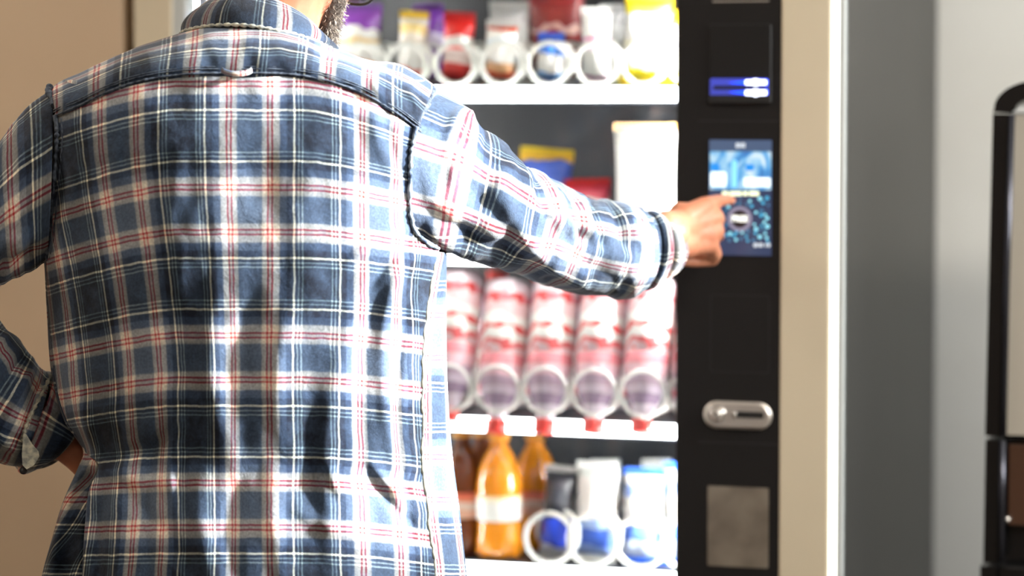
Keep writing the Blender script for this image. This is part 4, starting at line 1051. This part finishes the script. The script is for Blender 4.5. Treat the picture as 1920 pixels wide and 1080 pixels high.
chain([mc['l'], (1341, 476, 4.472), (1336, 487, 4.484), (1304, 490, 4.474), (1283, 489, 4.462)], [.0145, .0115, .0108, .0098, .0092])
chain([(1276, 402, 4.432), (1298, 396, 4.480), (1322, 402, 4.505), (1340, 408, 4.512)], [.020, .014, .0115, .0095])
# left arm to the hip
elL = P(-112, 612, 4.13); wrL = P(150, 852, 4.165)
cap(P(112, 270, 4.13), elL, .046, .040); cap(shL, P(112, 270, 4.13), .05, .046); cap(elL, P(-30, 705, 4.135), .042, .045); cap(P(-30, 705, 4.135), P(100, 805, 4.155), .045, .033); cap(P(100, 805, 4.155), wrL, .033, .027)
hl = P(190, 885, 4.175)
cap(wrL, hl, .027, .030)
for k, (dx, dy) in enumerate(((70, 10), (72, 28), (66, 44), (56, 58))):
    a = (190+14, 878+12*k, 4.178); b_ = (190+14+dx*.55, 878+12*k+dy*.4, 4.190); c_ = (190+14+dx, 878+12*k+dy*.8, 4.215)
    chain([(178, 872+7*k, 4.172), a, b_, c_], [.017, .0125, .010, .008])
chain([(170, 868, 4.165), (200, 862, 4.14), (225, 868, 4.135)], [.017, .012, .009])
# legs
for sgn in (-1, 1):
    hip = Vector((cxm+sgn*.095, 4.13, .90)); kn = Vector((cxm+sgn*.125, 4.12, .50)); an = Vector((cxm+sgn*.14, 4.14, .09))
    cap(hip, kn, .085, .058); cap(kn, an, .056, .038); cap(an, (an.x+sgn*.02, 4.24, .045), .038, .032)
body = flush_body('body', M_skin, man, .0036, 3)
# trousers and shoes
M_jean = mat('dark_jeans', srgb(40, 46, 60), .9, noise=(40, srgb(52, 60, 76), .8))
ell((cxm, 4.13, .93), I3, .195, .12, .12)
for sgn in (-1, 1):
    hip = Vector((cxm+sgn*.095, 4.13, .90)); kn = Vector((cxm+sgn*.125, 4.12, .50)); an = Vector((cxm+sgn*.14, 4.14, .11))
    cap(hip, kn, .102, .078); cap(kn, an, .078, .066)
tr = flush_body('trousers', M_jean, man, .008, 6)
M_shoe = mat('brown_leather_shoe', srgb(62, 44, 34), .45)
for sgn in (-1, 1):
    x = cxm+sgn*.14
    cap((x, 4.12, .045), (x+sgn*.03, 4.30, .04), .048, .042); cap((x, 4.13, .06), (x, 4.14, .11), .05, .052)
    for i in range(len(BV)): BV[i].z = max(BV[i].z, .002)
    sh_ = flush_body('shoe', M_shoe, man, .006, 3)
# ---- head details
M_hair = mat('dark_grey_hair', srgb(58, 48, 42), .7, noise=(120, srgb(120, 110, 100), .8), bump=(260, .8, .003))
M_beard = mat('grizzled_beard', srgb(48, 36, 28), .7, noise=(220, srgb(120, 106, 92), .6), bump=(320, .9, .003))
M_strand = mat('pale_whisker', srgb(190, 176, 158), .5); M_strand2 = mat('dark_whisker', srgb(58, 44, 36), .5)
ell(H(0, -.020, .044), H3, .083, .102, .092); hair = None
n_before = len(BV)
for i in range(n_before):                      # short hair: keep the cap above the hairline
    q = H3.transposed() @ (BV[i]-HC)
    lim = -.035 if q.y < -.02 else (-.035+(q.y+.02)*1.1)
    if q.z < lim: q.z = lim; q.x *= .93; q.y = q.y*.95
    if q.y > .062: q.y = .062
    BV[i] = HC+H3 @ q
hair = flush_body('hair', M_hair, man, .005, 3)
pts_b = []
for sgn in (-1, 1):
    cap(H(sgn*.064, -.002, -.004), H(sgn*.060, .006, -.060), .013, .019); cap(H(sgn*.060, .006, -.060), H(sgn*.036, .056, -.108), .020, .022)
    cap(H(sgn*.036, .056, -.108), H(0, .080, -.122), .022, .024); cap(H(sgn*.030, .080, -.070), H(sgn*.036, .060, -.105), .012, .017); cap(H(sgn*.03, .088, -.052), H(0, .100, -.046), .007, .008)
beard = flush_body('beard', M_beard, man, .004, 3)
me = beard.data; vs = np.empty(len(me.vertices)*3); me.vertices.foreach_get('co', vs); vs = vs.reshape(-1, 3)
ns = np.empty(len(me.vertices)*3); me.vertices.foreach_get('normal', ns); ns = ns.reshape(-1, 3)
r5 = np.random.default_rng(3)
for nm, mm, cnt_ in (('whiskers', M_strand, 1500), ('whiskers', M_strand2, 1500)):
    V = []; Fc = []
    for i in r5.choice(len(vs), cnt_):
        n_ = ns[i]+r5.normal(0, .35, 3)+np.array(H3 @ Vector((0, .1, -.55))); n_ /= np.linalg.norm(n_)
        p0 = vs[i]-ns[i]*.001; ln = r5.uniform(.006, .014); sd = np.cross(n_, r5.normal(0, 1, 3)); sd /= np.linalg.norm(sd); s2 = np.cross(n_, sd)
        w = .00042; b0 = len(V); mid = p0+n_*ln*.55+sd*ln*.08; tip = p0+n_*ln*.9+sd*ln*.35
        V += [p0+sd*w, p0-sd*w*.5+s2*w, p0-sd*w*.5-s2*w, mid+sd*w*.8, mid-sd*w*.4+s2*w*.8, mid-sd*w*.4-s2*w*.8, tip]
        for k in range(3): Fc += [(b0+k, b0+(k+1) % 3, b0+3+(k+1) % 3, b0+3+k), (b0+3+k, b0+3+(k+1) % 3, b0+6)]
    o = mesh(nm, V, Fc, mm, beard, True); o['kind'] = 'stuff'
M_eyew = mat('eye_white', srgb(235, 230, 225), .2); M_iris = mat('brown_iris', srgb(60, 40, 28), .2)
def hplace(o, x, y, z, rot=None):
    o.matrix_parent_inverse = Matrix(); M4 = Matrix.Translation(H(x, y, z)-Vector((feet.x, 4.12, 0))) @ H3.to_4x4()
    o.matrix_local = M4 @ rot if rot else M4
for sgn in (-1, 1):
    prf = [(.0115*math.cos(a), .0115*math.sin(a)) for a in np.linspace(-1.5, 1.5, 10)]
    e = lathe('eyeball', [(max(a, 1e-4), b) for a, b in prf], M_eyew, man, 14); hplace(e, sgn*.031, .080, .008)
    ir = lathe('iris', [(1e-4, 0), (.0055, 0), (.005, .0008), (1e-4, .0012)], M_iris, e, 14)
    ir.matrix_parent_inverse = Matrix(); ir.matrix_local = Matrix.Translation((0, .0113, 0)) @ Matrix.Rotation(-math.pi/2, 4, 'X')
    V, Fc = tube_geo([(-.020, 0, -.004), (-.006, .004, .003), (.012, .002, .0), (.022, -.006, -.006)], [.002, .0042, .004, .0015], 8)
    eb = mesh('eyebrow', V, Fc, M_hair, man, True); hplace(eb, sgn*.032, .096, .032, Matrix.Scale(sgn, 4, (1, 0, 0)))
# glasses
M_gf = mat('black_glasses_frame', srgb(14, 14, 14), .25); M_lens = glass_mat('spectacle_lens', (.93, .96, .93, 1), 1.0)
gl = None
def rim(cx):
    return [(cx+.026*math.copysign(abs(math.cos(a))**.75, math.cos(a)), 0, .019*math.copysign(abs(math.sin(a))**.75, math.sin(a))-.002) for a in np.linspace(0, 2*math.pi, 28, endpoint=False)]
V, Fc = tube_geo([(-.008, 0, .006), (0, .003, .009), (.008, 0, .006)], .0022, 8)
gl = mesh('glasses', V, Fc, M_gf, man, True); hplace(gl, 0, .118, .004); gl['label'] = 'black framed glasses'
for sgn in (-1, 1):
    V, Fc = tube_geo(rim(sgn*.035), .0022, 8, closed=True); mesh('rim', V, Fc, M_gf, gl, True)
    rp = rim(sgn*.035); n = len(rp); mesh('lens', [(a, -.0006, c) for a, b, c in rp]+[(a, .0006, c) for a, b, c in rp], [tuple(range(n-1, -1, -1)), tuple(range(n, 2*n))]+[(i, (i+1) % n, (i+1) % n+n, i+n) for i in range(n)], M_lens, gl)
    V, Fc = tube_geo([(sgn*.060, 0, .008), (sgn*.070, -.006, .008), (sgn*.083, -.06, .008), (sgn*.086, -.118, .006), (sgn*.082, -.145, -.014), (sgn*.078, -.155, -.032)], [.0028, .0028, .0024, .0022, .0026, .0022], 8); mesh('temple', V, Fc, M_gf, gl, True)
